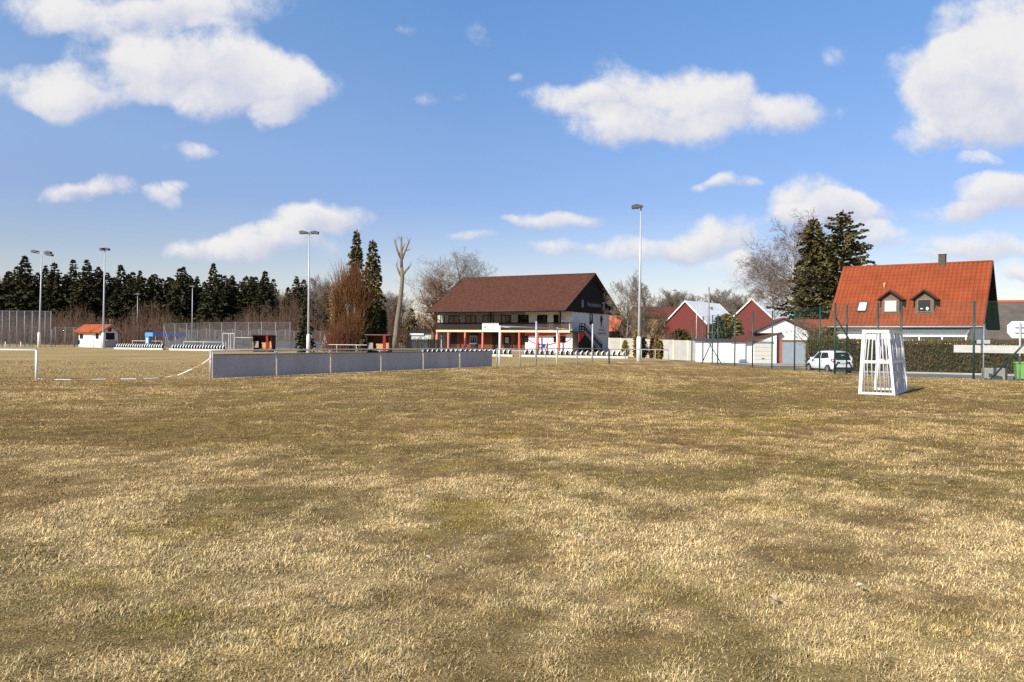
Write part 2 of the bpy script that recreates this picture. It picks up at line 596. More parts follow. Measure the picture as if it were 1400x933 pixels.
for (px, py, rx, ry, kd, wt_) in PATCH:
    g = G(px, py)
    _PG.append((g.x, g.y, rx / F_PX * g.y, ry * g.y * g.y / (F_PX * CAMH), kd, wt_))
STRAW, BROWN, OLIVE, MOSS, PITCHC = (np.array(c) for c in ((.555, .408, .195), (.290, .192, .078), (.222, .180, .052), (.395, .292, .044), (.405, .288, .122)))


def turf(x, y):
    """dry winter turf: albedo (n,3) and how strawy it is"""
    x = np.asarray(x, dtype=float)
    y = np.asarray(y, dtype=float)
    ex, ey = x + 1.6 * (fbm(x, y, 1.1, 3, 31) - .5), y + 1.6 * (fbm(x, y, 1.1, 3, 37) - .5)
    acc = {k: np.zeros_like(x) for k in 'pdmg'}
    for (gx, gy, ax, ay, kd, wt_) in _PG:
        r2 = ((ex - gx) / ax) ** 2 + ((ey - gy) / ay) ** 2
        acc[kd] = np.maximum(acc[kd], wt_ * np.exp(-1.1 * r2 * r2))
    big, mid, sm = fbm(x, y, 7.0, 4, 1), fbm(x, y, 1.5, 6, 5), fbm(x, y, .40, 4, 9)
    dry = .66 - .15 * sst(6.5, 10, y) - .16 * sst(10, 17, y) + .9 * (big - .5) + 1.5 * (mid - .5) + 1.8 * (sm - .5) + .55 * acc['p'] - .60 * acc['d'] - .30 * acc['g'] - .15 * acc['m']
    dry = np.clip(dry, 0, 1)
    dry = dry * dry * (3 - 2 * dry)
    grn = np.clip(2.8 * (fbm(x, y, 1.9, 5, 14) - .51) + 1.3 * (fbm(x, y, .5, 3, 19) - .5) + .55 * acc['g'], 0, 1)
    mos = np.clip(3.0 * (fbm(x, y, 1.3, 5, 23) - .58) + 1.1 * (fbm(x, y, .38, 3, 29) - .5) + .55 * acc['m'], 0, 1)
    c = BROWN + (STRAW - BROWN) * dry[..., None]
    c = c + (OLIVE - c) * (grn * (.70 - .45 * dry))[..., None]
    c = c + (MOSS - c) * (mos * (.8 - .4 * dry))[..., None]
    # tufts and thin spots
    tuft = .58 + .84 * fbm(x, y, .085, 2, 71)
    thin = .74 + .52 * fbm(x, y, .30, 3, 73)
    c = c * (tuft * thin * 1.04)[..., None]
    # shorter, browner turf away from the lawn's near end
    c = c * (1 - sst(7, 14, y)[..., None] * np.array([.08, .12, .20]))
    # the football pitch beyond the barrier: evener, golden
    sl = -((x + 11.5) * .85 - (y - 31.3) * .527)            # left of the board
    sf = (y - 29.8)
    pm = sst(.3, 2.0, np.minimum(sl, sf))
    stripe = .9 + .2 * fbm(x * .22, y, 3.2, 3, 41)
    pc = PITCHC * stripe[..., None] * (.84 + .32 * fbm(x, y, 2.0, 4, 43))[..., None]
    c = c + (pc - c) * (.82 * pm)[..., None]
    return c, dry


def axis(a, b, step, far, grow):
    q = list(np.arange(a, b + step * .5, step))
    s, t = step, q[-1]
    while t < far:
        s *= grow
        t += s
        q.append(t)
    s, t = step, q[0]
    lo = []
    while t > -far:
        s *= grow
        t -= s
        lo.append(t)
    return np.array(lo[::-1] + q)


gx_, gy_ = axis(-14, 14, .14, 4000, 1.07), axis(1.5, 26, .14, 4000, 1.07)
XX, YY = np.meshgrid(gx_, gy_)
ZZ = ground_z(XX, YY)
ZZ = ZZ + .03 * (fbm(XX, YY, .9, 3, 51) - .5) * (np.abs(XX) < 30) * (YY < 45) * (YY > -8)
nx, ny = len(gx_), len(gy_)
vv = np.stack([XX.ravel(), YY.ravel(), ZZ.ravel()], 1)
ii = np.arange(nx * ny).reshape(ny, nx)
quads = np.stack([ii[:-1, :-1], ii[:-1, 1:], ii[1:, 1:], ii[1:, :-1]], -1).reshape(-1, 4)
tcol, _dry = turf(vv[:, 0], vv[:, 1])
tcol = tcol * (1 - .16 * (1 - sst(26, 52, vv[:, 1])))[:, None]      # soil and old thatch, darkened for the shade under the blades
gm = bpy.data.materials.new('dry_turf')
gm.use_nodes = True
t = gm.node_tree
bs = t.nodes['Principled BSDF']
bs.inputs['Roughness'].default_value = 0.95
bs.inputs['Specular IOR Level'].default_value = 0.1
an = t.nodes.new('ShaderNodeAttribute')
an.attribute_name = 'tint'
tcn = t.nodes.new('ShaderNodeTexCoord')


def gnoise(scale, lo, hi, detail=6):
    n = t.nodes.new('ShaderNodeTexNoise')
    n.inputs['Scale'].default_value = scale
    n.inputs['Detail'].default_value = detail
    n.inputs['Roughness'].default_value = 0.7
    t.links.new(tcn.outputs['Object'], n.inputs['Vector'])
    mr = t.nodes.new('ShaderNodeMapRange')
    mr.inputs['From Min'].default_value, mr.inputs['From Max'].default_value = .3, .7
    mr.inputs['To Min'].default_value, mr.inputs['To Max'].default_value = lo, hi
    t.links.new(n.outputs['Fac'], mr.inputs['Value'])
    return n.outputs['Fac'], mr.outputs[0]


f1, a1 = gnoise(42.0, .50, 1.45, 4)
f2, a2 = gnoise(5.0, .62, 1.38, 8)
f3, a3 = gnoise(.12, .86, 1.14, 3)
mul = t.nodes.new('ShaderNodeMath')
mul.operation = 'MULTIPLY'
t.links.new(a1, mul.inputs[0])
t.links.new(a2, mul.inputs[1])
mul2 = t.nodes.new('ShaderNodeMath')
mul2.operation = 'MULTIPLY'
t.links.new(mul.outputs[0], mul2.inputs[0])
t.links.new(a3, mul2.inputs[1])
vs = t.nodes.new('ShaderNodeVectorMath')
vs.operation = 'SCALE'
t.links.new(an.outputs['Color'], vs.inputs[0])
t.links.new(mul2.outputs[0], vs.inputs['Scale'])
t.links.new(vs.outputs[0], bs.inputs['Base Color'])
bp = t.nodes.new('ShaderNodeBump')
bp.inputs['Strength'].default_value = 0.9
bp.inputs['Distance'].default_value = 0.03
t.links.new(f1, bp.inputs['Height'])
t.links.new(bp.outputs[0], bs.inputs['Normal'])
ground = fastmesh('ground', vv, np.full(len(quads), 4), quads.ravel(), [gm], tcol, smooth=True)
tag(ground, kind='structure')

# ---- grass blades near the viewer (nobody could count them)
rs = np.random.RandomState(11)


def scatter(y0, y1, dens, hfrac=.70, extra=2.2):
    n = int(dens * ((y1 - y0) * 2 * (hfrac * (y0 + y1) / 2 + extra)))
    y = np.sqrt(rs.rand(n) * (y1 ** 2 - y0 ** 2) + y0 ** 2)
    x = (rs.rand(n) * 2 - 1) * (hfrac * y + extra)
    return x, y


zones = [(2.0, 5.5, 10500, .036, .0025), (5.5, 10, 5400, .038, .0034), (10, 18, 1700, .043, .0046), (18, 32, 480, .045, .0080), (32, 52, 130, .045, .0140)]
bx, by, bl, bw = [], [], [], []
for (y0, y1, dn, ln, wd) in zones:
    x, y = scatter(y0, y1, dn)
    bx.append(x)
    by.append(y)
    bl.append(np.full(len(x), ln))
    bw.append(np.full(len(x), wd))
bx, by, bl, bw = map(np.concatenate, (bx, by, bl, bw))
# clump: blades gather into tufts
tc_, dry = turf(bx, by)
keep = rs.rand(len(bx)) < np.clip(.62 + .5 * dry + 1.2 * (fbm(bx, by, .12, 2, 61) - .5), .2, 1)
keep &= ground_z(bx, by) > -.03
bx, by, bl, bw, tc_, dry = bx[keep], by[keep], bl[keep], bw[keep], tc_[keep], dry[keep]
n = len(bx)
bl = bl * (.45 + .75 * rs.rand(n)) * (.70 + .55 * dry) * (.4 + 1.3 * fbm(bx, by, .20, 2, 63))
swirl = 2 * np.pi * fbm(bx, by, .35, 2, 65) * 2.2 + rs.randn(n) * 1.7
lean = np.clip(R(67) + rs.randn(n) * R(19), R(12), R(86))
dx, dy = np.cos(swirl), np.sin(swirl)
px_, py_ = -dy, dx
bz = ground_z(bx, by) + .03 * (fbm(bx, by, .9, 3, 51) - .5) - .004
l1, l2 = lean * .65, np.minimum(lean * 1.25, R(97))
mx_, mz_ = np.sin(l1) * bl * .5, np.cos(l1) * bl * .5
tx_, tz_ = mx_ + np.sin(l2) * bl * .5, mz_ + np.cos(l2) * bl * .5
V5 = np.empty((n, 5, 3))
V5[:, 0] = np.stack([bx - px_ * bw, by - py_ * bw, bz], 1)
V5[:, 1] = np.stack([bx + px_ * bw, by + py_ * bw, bz], 1)
V5[:, 2] = np.stack([bx + dx * mx_ + px_ * bw * .8, by + dy * mx_ + py_ * bw * .8, bz + mz_], 1)
V5[:, 3] = np.stack([bx + dx * mx_ - px_ * bw * .8, by + dy * mx_ - py_ * bw * .8, bz + mz_], 1)
V5[:, 4] = np.stack([bx + dx * tx_, by + dy * tx_, bz + np.maximum(tz_, .003)], 1)
base_i = np.arange(n)[:, None] * 5
idx = np.concatenate([base_i + np.array([0, 1, 2, 3]), base_i + np.array([3, 2, 4])], 1).ravel()
cnt = np.tile([4, 3], n)
jit = (.58 + .90 * rs.rand(n))[:, None]
pale = (rs.rand(n) < .22 + .35 * dry)[:, None]
bc = np.where(pale, .55 * tc_ + .45 * np.array([.63, .485, .262]), tc_) * jit
live = (rs.rand(n) < .16 * (1 - .6 * dry))[:, None]
mid_f = sst(7, 15, by)[:, None]
bc = bc * (1 - mid_f * np.array([.07, .10, .16]))
bc = np.where(live, np.array([.200, .180, .050]) * jit, bc)
bm_ = bpy.data.materials.new('grass_blades')
bm_.use_nodes = True
t = bm_.node_tree
b0 = t.nodes['Principled BSDF']
b0.inputs['Roughness'].default_value = .8
b0.inputs['Specular IOR Level'].default_value = .15
an = t.nodes.new('ShaderNodeAttribute')
an.attribute_name = 'tint'
t.links.new(an.outputs['Color'], b0.inputs['Base Color'])
grass = fastmesh('grass', V5.reshape(-1, 3), cnt, idx, [bm_], np.repeat(bc, 5, 0))
tag(grass, 'short dry winter grass, straw pale with brown and mossy patches', 'grass', kind='stuff')


# ---- road behind the ball-catch fence and paved forecourt
def sheet(name, poly, step, dz, mat):
    """a flat surface that follows the terrain: rows between two polylines (left, right)"""
    L, Rr = poly
    nr = len(L)
    vs_, fs = [], []
    nc = 14
    for k in range(nr):
        for c in range(nc + 1):
            f = c / nc
            x, y = L[k][0] * (1 - f) + Rr[k][0] * f, L[k][1] * (1 - f) + Rr[k][1] * f
            vs_.append((x, y, gz(x, y) + dz))
    for k in range(nr - 1):
        for c in range(nc):
            a = k * (nc + 1) + c
            fs.append((a, a + 1, a + nc + 2, a + nc + 1))
    mb = MB().raw(vs_, fs, mat)
    o = mb.build(name)
    return tag(o, kind='structure')


def resample(pts, n):
    pts = [Vector((p[0], p[1], 0)) for p in pts]
    ds = [0]
    for a, b in zip(pts, pts[1:]):
        ds.append(ds[-1] + (b - a).length)
    out = []
    for k in range(n):
        s = ds[-1] * k / (n - 1)
        j = max(i for i in range(len(ds)) if ds[i] <= s + 1e-9)
        j = min(j, len(pts) - 2)
        f = (s - ds[j]) / max(ds[j + 1] - ds[j], 1e-9)
        q = pts[j].lerp(pts[j + 1], f)
        out.append((q.x, q.y))
    return out


road_l = resample([(15.2, 88), (17.4, 66), (20.2, 49.5), (25.0, 44.0), (46, 30)], 40)
road_r = resample([(19.2, 88), (21.0, 68), (24.2, 56.5), (32.0, 52.8), (58, 43)], 40)
sheet('road', (road_l, road_r), .5, .03, asphalt)
fc_l = resample([(19.3, 88), (21.1, 68)], 12)
fc_r = resample([(36, 88), (36, 70)], 12)
sheet('forecourt', (fc_l, fc_r), .5, .034, asphalt_pale)
# kerb along the hedge side
kl = resample([(24.3, 56.6), (32.1, 52.9), (58, 43.1)], 30)
kv = MB()
for a, b in zip(kl, kl[1:]):
    kv.bar((a[0], a[1], gz(*a) + .06), (b[0], b[1], gz(*b) + .06), .16, .16, concrete)
tag(kv.build('kerb'), kind='structure')

# ================================================================ BUILDINGS
roof_old = M('old_roof_tiles', (0.090, 0.033, 0.018), 0.9, 0.42, 2.4, bump=0.5, bscale=9, detail=8)
roof_new = M('bright_roof_tiles', (0.40, 0.095, 0.033), 0.75, 0.12, 1.5, bump=0.2, bscale=8)
roof_mid = M('red_roof_tiles', (0.270, 0.060, 0.019), 0.75, 0.2, 0.9, bump=0.25, bscale=6, detail=8)
roof_dark = M('dark_red_roof', (0.145, 0.036, 0.027), 0.85, 0.15, 1.2, bump=0.3, bscale=6)
roof_brown = M('brown_roof', (0.125, 0.098, 0.082), 0.9, 0.2, 1.0, bump=0.4, bscale=6)
roof_white = M('pale_metal_roof', (0.80, 0.79, 0.76), 0.6, 0.12, 0.9)
clad_red = M('red_cladding', (0.15, 0.030, 0.024), 0.75, 0.12, 1.0, stretch=(1, 1, 8))


def tiled_slope(mb, p00, p10, p01, mat, tile_w=.30, tile_l=.36, amp=.03, thick=.10):
    """a roof slope of pantiles: p00 eave start, p10 eave end, p01 ridge start"""
    p00, p10, p01 = Vector(p00), Vector(p10), Vector(p01)
    ex, ey = p10 - p00, p01 - p00
    nrm = ex.cross(ey).normalized()
    if nrm.z < 0:
        nrm = -nrm
    ncol = max(1, int(ex.length / tile_w)) * 4
    nrow = max(1, int(ey.length / tile_l))
    prof = [-.75, .75, 1, .75]
    vs_, fs = [], []
    for r in range(nrow):
        for (f, lift) in ((r / nrow, amp * .35), ((r + 1) / nrow, 0.0)):
            for c in range(ncol + 1):
                q = p00 + ex * (c / ncol) + ey * f + nrm * (prof[c % 4] * amp + lift)
                vs_.append(q)
    w_ = ncol + 1
    for r in range(nrow * 2 - 1):
        for c in range(ncol):
            a = r * w_ + c
            fs.append((a, a + 1, a + w_ + 1, a + w_))
    mb.raw(vs_, fs, mat)
    # body under the tiles
    mb.prism([p00 - nrm * .01, p10 - nrm * .01, p10 + ey - nrm * .01, p01 - nrm * .01], -nrm * thick, mat)


def window(root, x0, x1, z0, z1, y, fr=.08, frame_m=None, pane_m=None, bars=1, sill=None, name='window', axis='y', out=-1):
    """a window on the facade y (axis y) or on the gable x (axis x); out is the outward sign"""
    frame_m, pane_m = frame_m or white, pane_m or glass_dark
    f = MB()

    def bx_(a0, a1, c0, c1, d0, d1, mat, mb):
        lo, hi = sorted((y + out * d0, y + out * d1))
        if axis == 'y':
            mb.box(a0, a1, lo, hi, c0, c1, mat)
        else:
            mb.box(lo, hi, a0, a1, c0, c1, mat)
    bx_(x0, x0 + fr, z0, z1, 0.002, .06, frame_m, f)
    bx_(x1 - fr, x1, z0, z1, 0.002, .06, frame_m, f)
    bx_(x0 + fr, x1 - fr, z0, z0 + fr, 0.002, .06, frame_m, f)
    bx_(x0 + fr, x1 - fr, z1 - fr, z1, 0.002, .06, frame_m, f)
    for k in range(bars):
        xm = x0 + (x1 - x0) * (k + 1) / (bars + 1)
        bx_(xm - fr * .4, xm + fr * .4, z0 + fr, z1 - fr, .016, .055, frame_m, f)
    fo = f.build(name, root)
    p = MB()
    bx_(x0 + fr, x1 - fr, z0 + fr, z1 - fr, .004, .016, pane_m, p)
    p.build('pane', fo)
    if sill:
        s = MB()
        bx_(x0 - .06, x1 + .06, z0 - .07, z0 - .002, 0.002, .14, sill, s)
        s.build('sill', fo)
    return fo


def gable_roof(root, name, x0, x1, y0, y1, ze, zr, mat, thick=.16, tiles=None, verge=None, ridge_m=None):
    """ridge along x, eaves at y0 and y1 (height ze), ridge at the middle (height zr)"""
    ym = (y0 + y1) / 2
    mb = MB()
    if tiles:
        tiled_slope(mb, (x0, y0, ze), (x1, y0, ze), (x0, ym, zr), mat, *tiles)
        tiled_slope(mb, (x1, y1, ze), (x0, y1, ze), (x1, ym, zr), mat, *tiles)
    else:
        for (ya, s) in ((y0, 1), (y1, -1)):
            mb.prism([(x0, ya, ze), (x1, ya, ze), (x1, ym, zr), (x0, ym, zr)][::s], (0, 0, -thick), mat)
    ro = mb.build(name, root)
    if ridge_m:
        MB().tube([(x0, ym, zr + .02), (x1, ym, zr + .02)], .11, 8, ridge_m).build('ridge_tiles', ro)
    if verge:
        for xx, o in ((x0, -.05), (x1, .01)):
            v = MB()
            for (ya, s) in ((y0, 1), (y1, -1)):
                v.prism([(xx + o, ya, ze - thick - .10), (xx + o, ya, ze + .03), (xx + o, ym, zr + .03), (xx + o, ym, zr - thick - .10)], (.04, 0, 0), verge)
            v.build('verge_board', ro)
    return ro


# ---------------------------------------------------------------- clubhouse
E = Vector((P(773, 424, 108).x, 108, 0))
ang = -30.4
_a, _b = Vector((math.cos(R(ang)), math.sin(R(ang)), 0)), Vector((-math.sin(R(ang)), math.cos(R(ang)), 0))
CL = Fr(E + _a * -11.3 + _b * 9.4, ang)
club = thing('clubhouse', 'long two-storey clubhouse with brown tiled roof, dark wooden balcony and black gable', 'clubhouse', CL.o, CL.ang)
YS, YW, YR = -7.1, -6.0, 6.3     # slab edge, front wall, rear wall
ZE, ZR = 5.57, 11.05
s0, zs0 = CL.hy(596, 453, YS)
s1, zs1 = CL.hy(779, 456, YS)
ZSL = 2.62                        # underside of the balcony slab
wl = MB()
xg = 10.7
sx = CL.hy(718, 470, YW)[0]       # where the recessed left part ends
wl.box(sx, xg, YW, YR, -.3, 5.85, plaster)
wl.box(-10.6, sx - .004, YW + .001, YR - .001, ZSL + .1, 5.85, M('eave_shade_plaster', (.33, .29, .25), .9, .1, .8))  # upper wall coloured darker to stand for shade under the eaves
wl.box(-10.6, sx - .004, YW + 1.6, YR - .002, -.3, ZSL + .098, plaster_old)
wl.build('wall', club)
gable_roof(club, 'roof', -11.3, 11.3, -9.4, 9.4, ZE, ZR, roof_old, tiles=(.42, .42, .028, .20), verge=wood_black, ridge_m=roof_old)
for xx, t_ in ((xg + .02, .12), (-10.75, .12)):
    MB().prism([(xx, -8.9, ZE - .12), (xx, 8.9, ZE - .12), (xx, 0, ZR - .38)], (t_, 0, 0), wood_black).build('gable_cladding', club)
sf_ = MB()
sf_.box(-10.7, xg, -9.3, YW - .004, ZE - .08, ZE - .02, wood_dark)
sf_.box(-10.7, xg, YR + .004, 9.3, ZE - .08, ZE - .02, wood_dark)
sf_.build('soffit', club)
gt = MB()
gt.tube([(-11.3, -9.47, ZE - .06), (11.3, -9.47, ZE - .06)], .07, 8, darkmetal)
gt.tube([(-10.75, -9.47, ZE - .1), (-10.75, -8.7, ZE - .5), (-10.75, -6.6, ZE - 1.4), (-10.75, -6.25, 2.5), (-10.75, -6.2, 0)], .05, 6, darkmetal)
gt.build('gutter', club)
sl = MB().box(s0, s1, YS, YW - .003, ZSL, ZSL + .3, cream)
sl.build('balcony_slab', club)
# wooden balcony railing: planks with shaped gaps
rl = MB()
zt = ZSL + .3
xm_ = CL.hy(733, 448, YS)[0]
x = s0 + .05
rnd = random.Random(3)
wood_mid = M('weathered_rail_wood', (0.105, 0.060, 0.040), 0.8, 0.3, 3.0, stretch=(6, 6, 1))
while x < s1 - .1:
    mt = wood_mid if x > xm_ else wood_dark
    wdt = .085 if x > xm_ else .13
    rl.box(x, x + wdt, YS + .06, YS + .09, zt + .1, zt + 1.02, mt)
    x += .165
rl.box(s0, s1, YS + .03, YS + .12, zt + 1.0, zt + 1.08, wood_dark)
rl.box(s0, s1, YS + .091, YS + .13, zt + .06, zt + .16, wood_dark)
rl.box(s1 - .09, s1, YS + .02, YW, zt + .98, zt + 1.06, wood_dark)
rl.box(s1 - .11, s1, YS + .02, YS + .12, zt, zt + 1.1, cream)
rl.build('balcony_railing', club)
# timber posts of the upper floor and salmon pillars below
for px in (597, 671, 766):
    q = CL.hy(px, 430, YS + .25)[0]
    MB().box(q - .09, q + .09, YS + .16, YS + .34, zt + .002, ZE + .35, wood_dark).build('balcony_post', club)
for px, mt in ((590.5, salmon), (613, salmon), (636, salmon), (660, salmon), (684.5, salmon), (710, red_paint), (735, red_paint), (764.5, red_paint)):
    q = CL.hy(px, 468, YS + .2)[0]
    q = max(q, s0 + .1)
    pm_ = M('pillar_' + ('salmon' if mt is salmon else 'red'), (.62, .19, .13) if mt is salmon else (.62, .11, .06), .7, .08, 2)
    MB().bevbox(q - .13, q + .13, YS + .07, YS + .33, -.1, ZSL - .002, pm_, .02).build('pillar', club)
# terrace floor
MB().box(s0, s1, YS + .0, YW + 1.59, -.2, .10, concrete).build('terrace', club)
# recessed red-brown timber panels behind the pillars
tp = MB()
xa = -10.5
k = 0
while xa < sx - .2:
    w2 = 1.25
    tp.box(xa, min(xa + w2 - .03, sx - .02), YW + 1.5, YW + 1.58, .1, ZSL - .01, wood_red if k % 3 else wood_dark)
    xa += w2
    k += 1
tp.build('timber_panelling', club)
# ground-floor openings
q0, q1 = CL.hy(642.5, 468, YW + 1.5)[0], CL.hy(652.5, 468, YW + 1.5)[0]
window(club, q0, q1, .95, 2.1, YW + 1.5, .09, galv, glass_dark, 2, galv)
for (a_, b_, z0, z1, nm) in ((689, 698, .1, 2.1, 'door'), (713.5, 722.5, 1.25, 2.15, 'window'), (757, 762, 1.3, 2.1, 'window'), (765, 773.5, 1.25, 2.15, 'window')):
    yy = YW + 1.5 if nm == 'door' else YW
    q0, q1 = CL.hy(a_, 465, yy)[0], CL.hy(b_, 465, yy)[0]
    if nm == 'door':
        d_ = MB().box(q0, q1, yy - .06, yy - .002, z0, z1, wood_black).build('door', club)
        MB().box(q0 + .25, q1 - .25, yy - .075, yy - .062, 1.1, 1.9, glass_pale).build('pane', d_)
        MB().tube([(q1 - .1, yy - .1, 1.0), (q1 - .1, yy - .1, 1.2)], .02, 6, galv).build('handle', d_)
    else:
        window(club, q0, q1, z0, z1, yy, .08, wood_dark, glass_dark, 1, None)
# red sweep painted on the white right-hand part
mw = MB()
yy = YW - .006
top = 2.55
pts = []
for (px, py) in ((718.5, 461), (726, 467), (735, 471.5), (745, 472.5), (752, 471), (760, 469), (768, 468), (776, 466.5), (781.2, 463)):
    pts.append(CL.hy(px, py, yy))
for (xa, za), (xb, zb) in zip(pts, pts[1:]):
    xa, xb = max(xa, sx + .02), min(xb, xg - .02)
    mw.face([(xa, yy, za - .1), (xb, yy, zb - .1), (xb, yy, zb + .06), (xa, yy, za + .06)], red_paint)
mw.face([(sx + .03, yy, top - .42), (xg - 1.6, yy, top - .30), (xg - .5, yy, top - .12), (xg - .1, yy, top), (sx + .03, yy, top)], red_paint)
mw.build('wall_stripe', club)
# upper windows and doors (behind the balcony)
for (a_, b_, t0, nm) in ((591.8, 598.3, 0, 'p'), (600, 607.8, 0, 'p'), (613.5, 628.5, 0, 'w'), (636.5, 651, 0, 'w'), (660, 675, 0, 'd'), (685, 698.5, 0, 'w'), (700.5, 706, 0, 's'), (708.5, 723, 0, 'w'), (734.5, 748.5, 0, 'd'), (757, 764, 0, 'd')):
    q0, q1 = CL.hy(a_, 433, YW)[0], CL.hy(b_, 433, YW)[0]
    q0 = max(q0, -10.55)
    if nm == 'p':
        window(club, q0, q1, zt + .9, ZE - .35, YW, .07, wood_dark, M('cream_pane', (.42, .42, .33), .4, .05, 1), 0)
    elif nm == 's':
        window(club, q0, q1, zt + 1.2, zt + 2.1, YW, .06, white, glass_pale, 0)
    else:
        window(club, q0, q1, zt + (.05 if nm == 'd' else .8), zt + 2.15, YW, .09, wood_black, glass_dark, 1)
MB().box(CL.hy(629, 433, YW)[0], CL.hy(631, 433, YW)[0], YW - .12, YW - .002, zt + 1.6, zt + 1.9, cream).build('wall_lamp', club)
# stair on the gable side
GX = xg + 1.25
y_0 = YW + .1
yl1, zl1 = CL.hx(799, 452, GX)
yl2, zl2 = CL.hx(823, 480, GX)
zl2 = 0.1
st = MB()
st.box(xg + .004, GX, YW - .6, yl1, ZSL + .06, ZSL + .22, wood_black)
ns = 13
for k in range(ns):
    f0, f1_ = k / ns, (k + 1) / ns
    zz = (ZSL + .2) * (1 - f1_)
    st.box(xg + .004, GX - .05, yl1 + (yl2 - yl1) * f0, yl1 + (yl2 - yl1) * f1_ + .04, zz - .04, zz + .02, wood_black)
so = st.build('staircase', club)
sg = MB()
sg.bar((GX, yl1, ZSL + .1), (GX, yl2, 0.05), .05, .22, M('stair_stringer', (.22, .2, .17), .8, .15, 2))
sg.build('stringer', so)
rr = MB()
for zz, hh in ((1.05, .09), (.62, .28), (.28, .2)):
    rr.bar((GX + .02, YW - .6, ZSL + .2 + zz), (GX + .02, yl1, ZSL + .2 + zz), .04, hh, wood_dark)
    rr.bar((GX + .02, yl1, ZSL + .2 + zz), (GX + .02, yl2, .15 + zz), .04, hh, wood_dark)
for yy in (YW - .55, (YW - .6 + yl1) / 2, yl1):
    rr.box(GX - .03, GX + .05, yy - .05, yy + .05, ZSL + .1, ZSL + 1.3, wood_black)
rr.box(GX - .03, GX + .05, yl2 - .06, yl2 + .04, -.1, 1.25, wood_black)
rr.build('stair_railing', so)
# shed under the stair with its red front
ud = MB()
ud.prism([(GX - .1, YW - .55, -.1), (GX - .1, yl2 - .5, -.1), (GX - .1, yl1 + .1, ZSL - .1), (GX - .1, YW - .55, ZSL - .1)], (.06, 0, 0), wood_black)
ud.build('stair_cladding', club)
rp_ = MB()
ya, za = CL.hx(783, 466, GX)
yb, zb = CL.hx(799.5, 453, GX)
rp_.prism([(GX - .03, YW - .58, 1.35), (GX - .03, yl1 + .05, ZSL - .30), (GX - .03, yl1 + .05, ZSL + .20), (GX - .03, YW - .58, ZSL - .1)], (.05, 0, 0), red_paint)
rp_.build('red_fascia', club)
# gable openings and emblem
ga, z_a = CL.hx(806, 429, xg)
gb, z_b = CL.hx(810, 444, xg)
window(club, ga, gb, z_b, z_a, xg, .07, wood_black, glass_dark, 0, axis='x', out=1)
gc, zc = CL.hx(822, 436.5, xg)
em = MB()
ring = [(xg + .02, gc + .42 * math.cos(t_), zc + .55 * math.sin(t_)) for t_ in np.linspace(0, 2 * math.pi, 20)[:-1]]
em.prism(ring, (.03, 0, 0), M('emblem_red', (.10, .012, .014), .6, .2, 4))
ring2 = [(xg + .052, gc + .22 * math.cos(t_), zc + .30 * math.sin(t_)) for t_ in np.linspace(0, 2 * math.pi, 14)[:-1]]
em.prism(ring2, (.01, 0, 0), M('emblem_dark', (.02, .012, .012), .6, .2, 4))
em.prism([(xg + .02, gc - .10, zc - .95), (xg + .02, gc + .10, zc - .95), (xg + .02, gc + .2, zc - .56), (xg + .02, gc - .2, zc - .56)], (.03, 0, 0), M('emblem_dark', (.02, .012, .012)))
em.build('emblem', club)


def text_mesh(body, size, mat, name, parent, loc, rot, ext=.02):
    cu = bpy.data.curves.new(name, 'FONT')
    cu.body, cu.size, cu.extrude = body, size, ext
    cu.align_x, cu.align_y = 'CENTER', 'CENTER'
    tmp = bpy.data.objects.new(name, cu)
    col.objects.link(tmp)
    dg = bpy.context.evaluated_depsgraph_get()
    me = bpy.data.meshes.new_from_object(tmp.evaluated_get(dg))
    bpy.data.objects.remove(tmp)
    me.materials.clear()
    me.materials.append(mat)
    o = bpy.data.objects.new(name, me)
    col.objects.link(o)
    o.parent = parent
    o.location, o.rotation_euler = loc, rot
    return o


gs0, zg0 = CL.hx(798, 418, xg + .2)
gs1, zg1 = CL.hx(824, 421, xg + .2)
silver = M('sign_silver', (.21, .215, .23), .5, .1, 3)
text_mesh('Vereinsheim', (gs1 - gs0) / 6.8, silver, 'sign_letters', club, (xg + .18, (gs0 + gs1) / 2 + .3, (zg0 + zg1) / 2 + .25), (R(90), 0, R(90)))
for yy in (gs0 - .3, gs1 + .45):
    MB().box(xg + .15, xg + .19, yy - .3, yy + .3, (zg0 + zg1) / 2 - .25, (zg0 + zg1) / 2 + .8, silver).build('sign_plate', club)
# lettering painted below the emblem (not legible in the photograph: strokes only)
gl, zl = CL.hx(823, 452, xg)
lt = MB()
rnd = random.Random(5)
grey_t = M('grey_lettering', (.16, .16, .18), .8, .1, 3)
for row, (n_, wz, mt) in enumerate(((6, .14, M('rust_lettering', (.36, .10, .07), .8, .1, 3)), (9, .24, grey_t), (11, .26, grey_t))):
    wtot = (1.5, 2.5, 2.9)[row]
    zz = zl + .55 - row * .48
    for k in range(n_):
        yc = gl - wtot / 2 + wtot * (k + .5) / n_
        hw = wtot / n_ * .32
        for (oy, oz, w_, h_) in ((-hw, 0, .05, wz), (hw * .7, -.02, .05, wz * rnd.uniform(.6, 1)), (0, wz * rnd.choice((-.9, 0, .9)), hw, .05)):
            lt.box(xg + .003, xg + .014 + .002 * (oy > 0) + .004 * (oy == 0), yc + oy - w_ / 2, yc + oy + w_ / 2, zz + oz - h_ / 2, zz + oz + h_ / 2, mt)
lt.build('lettering', club)

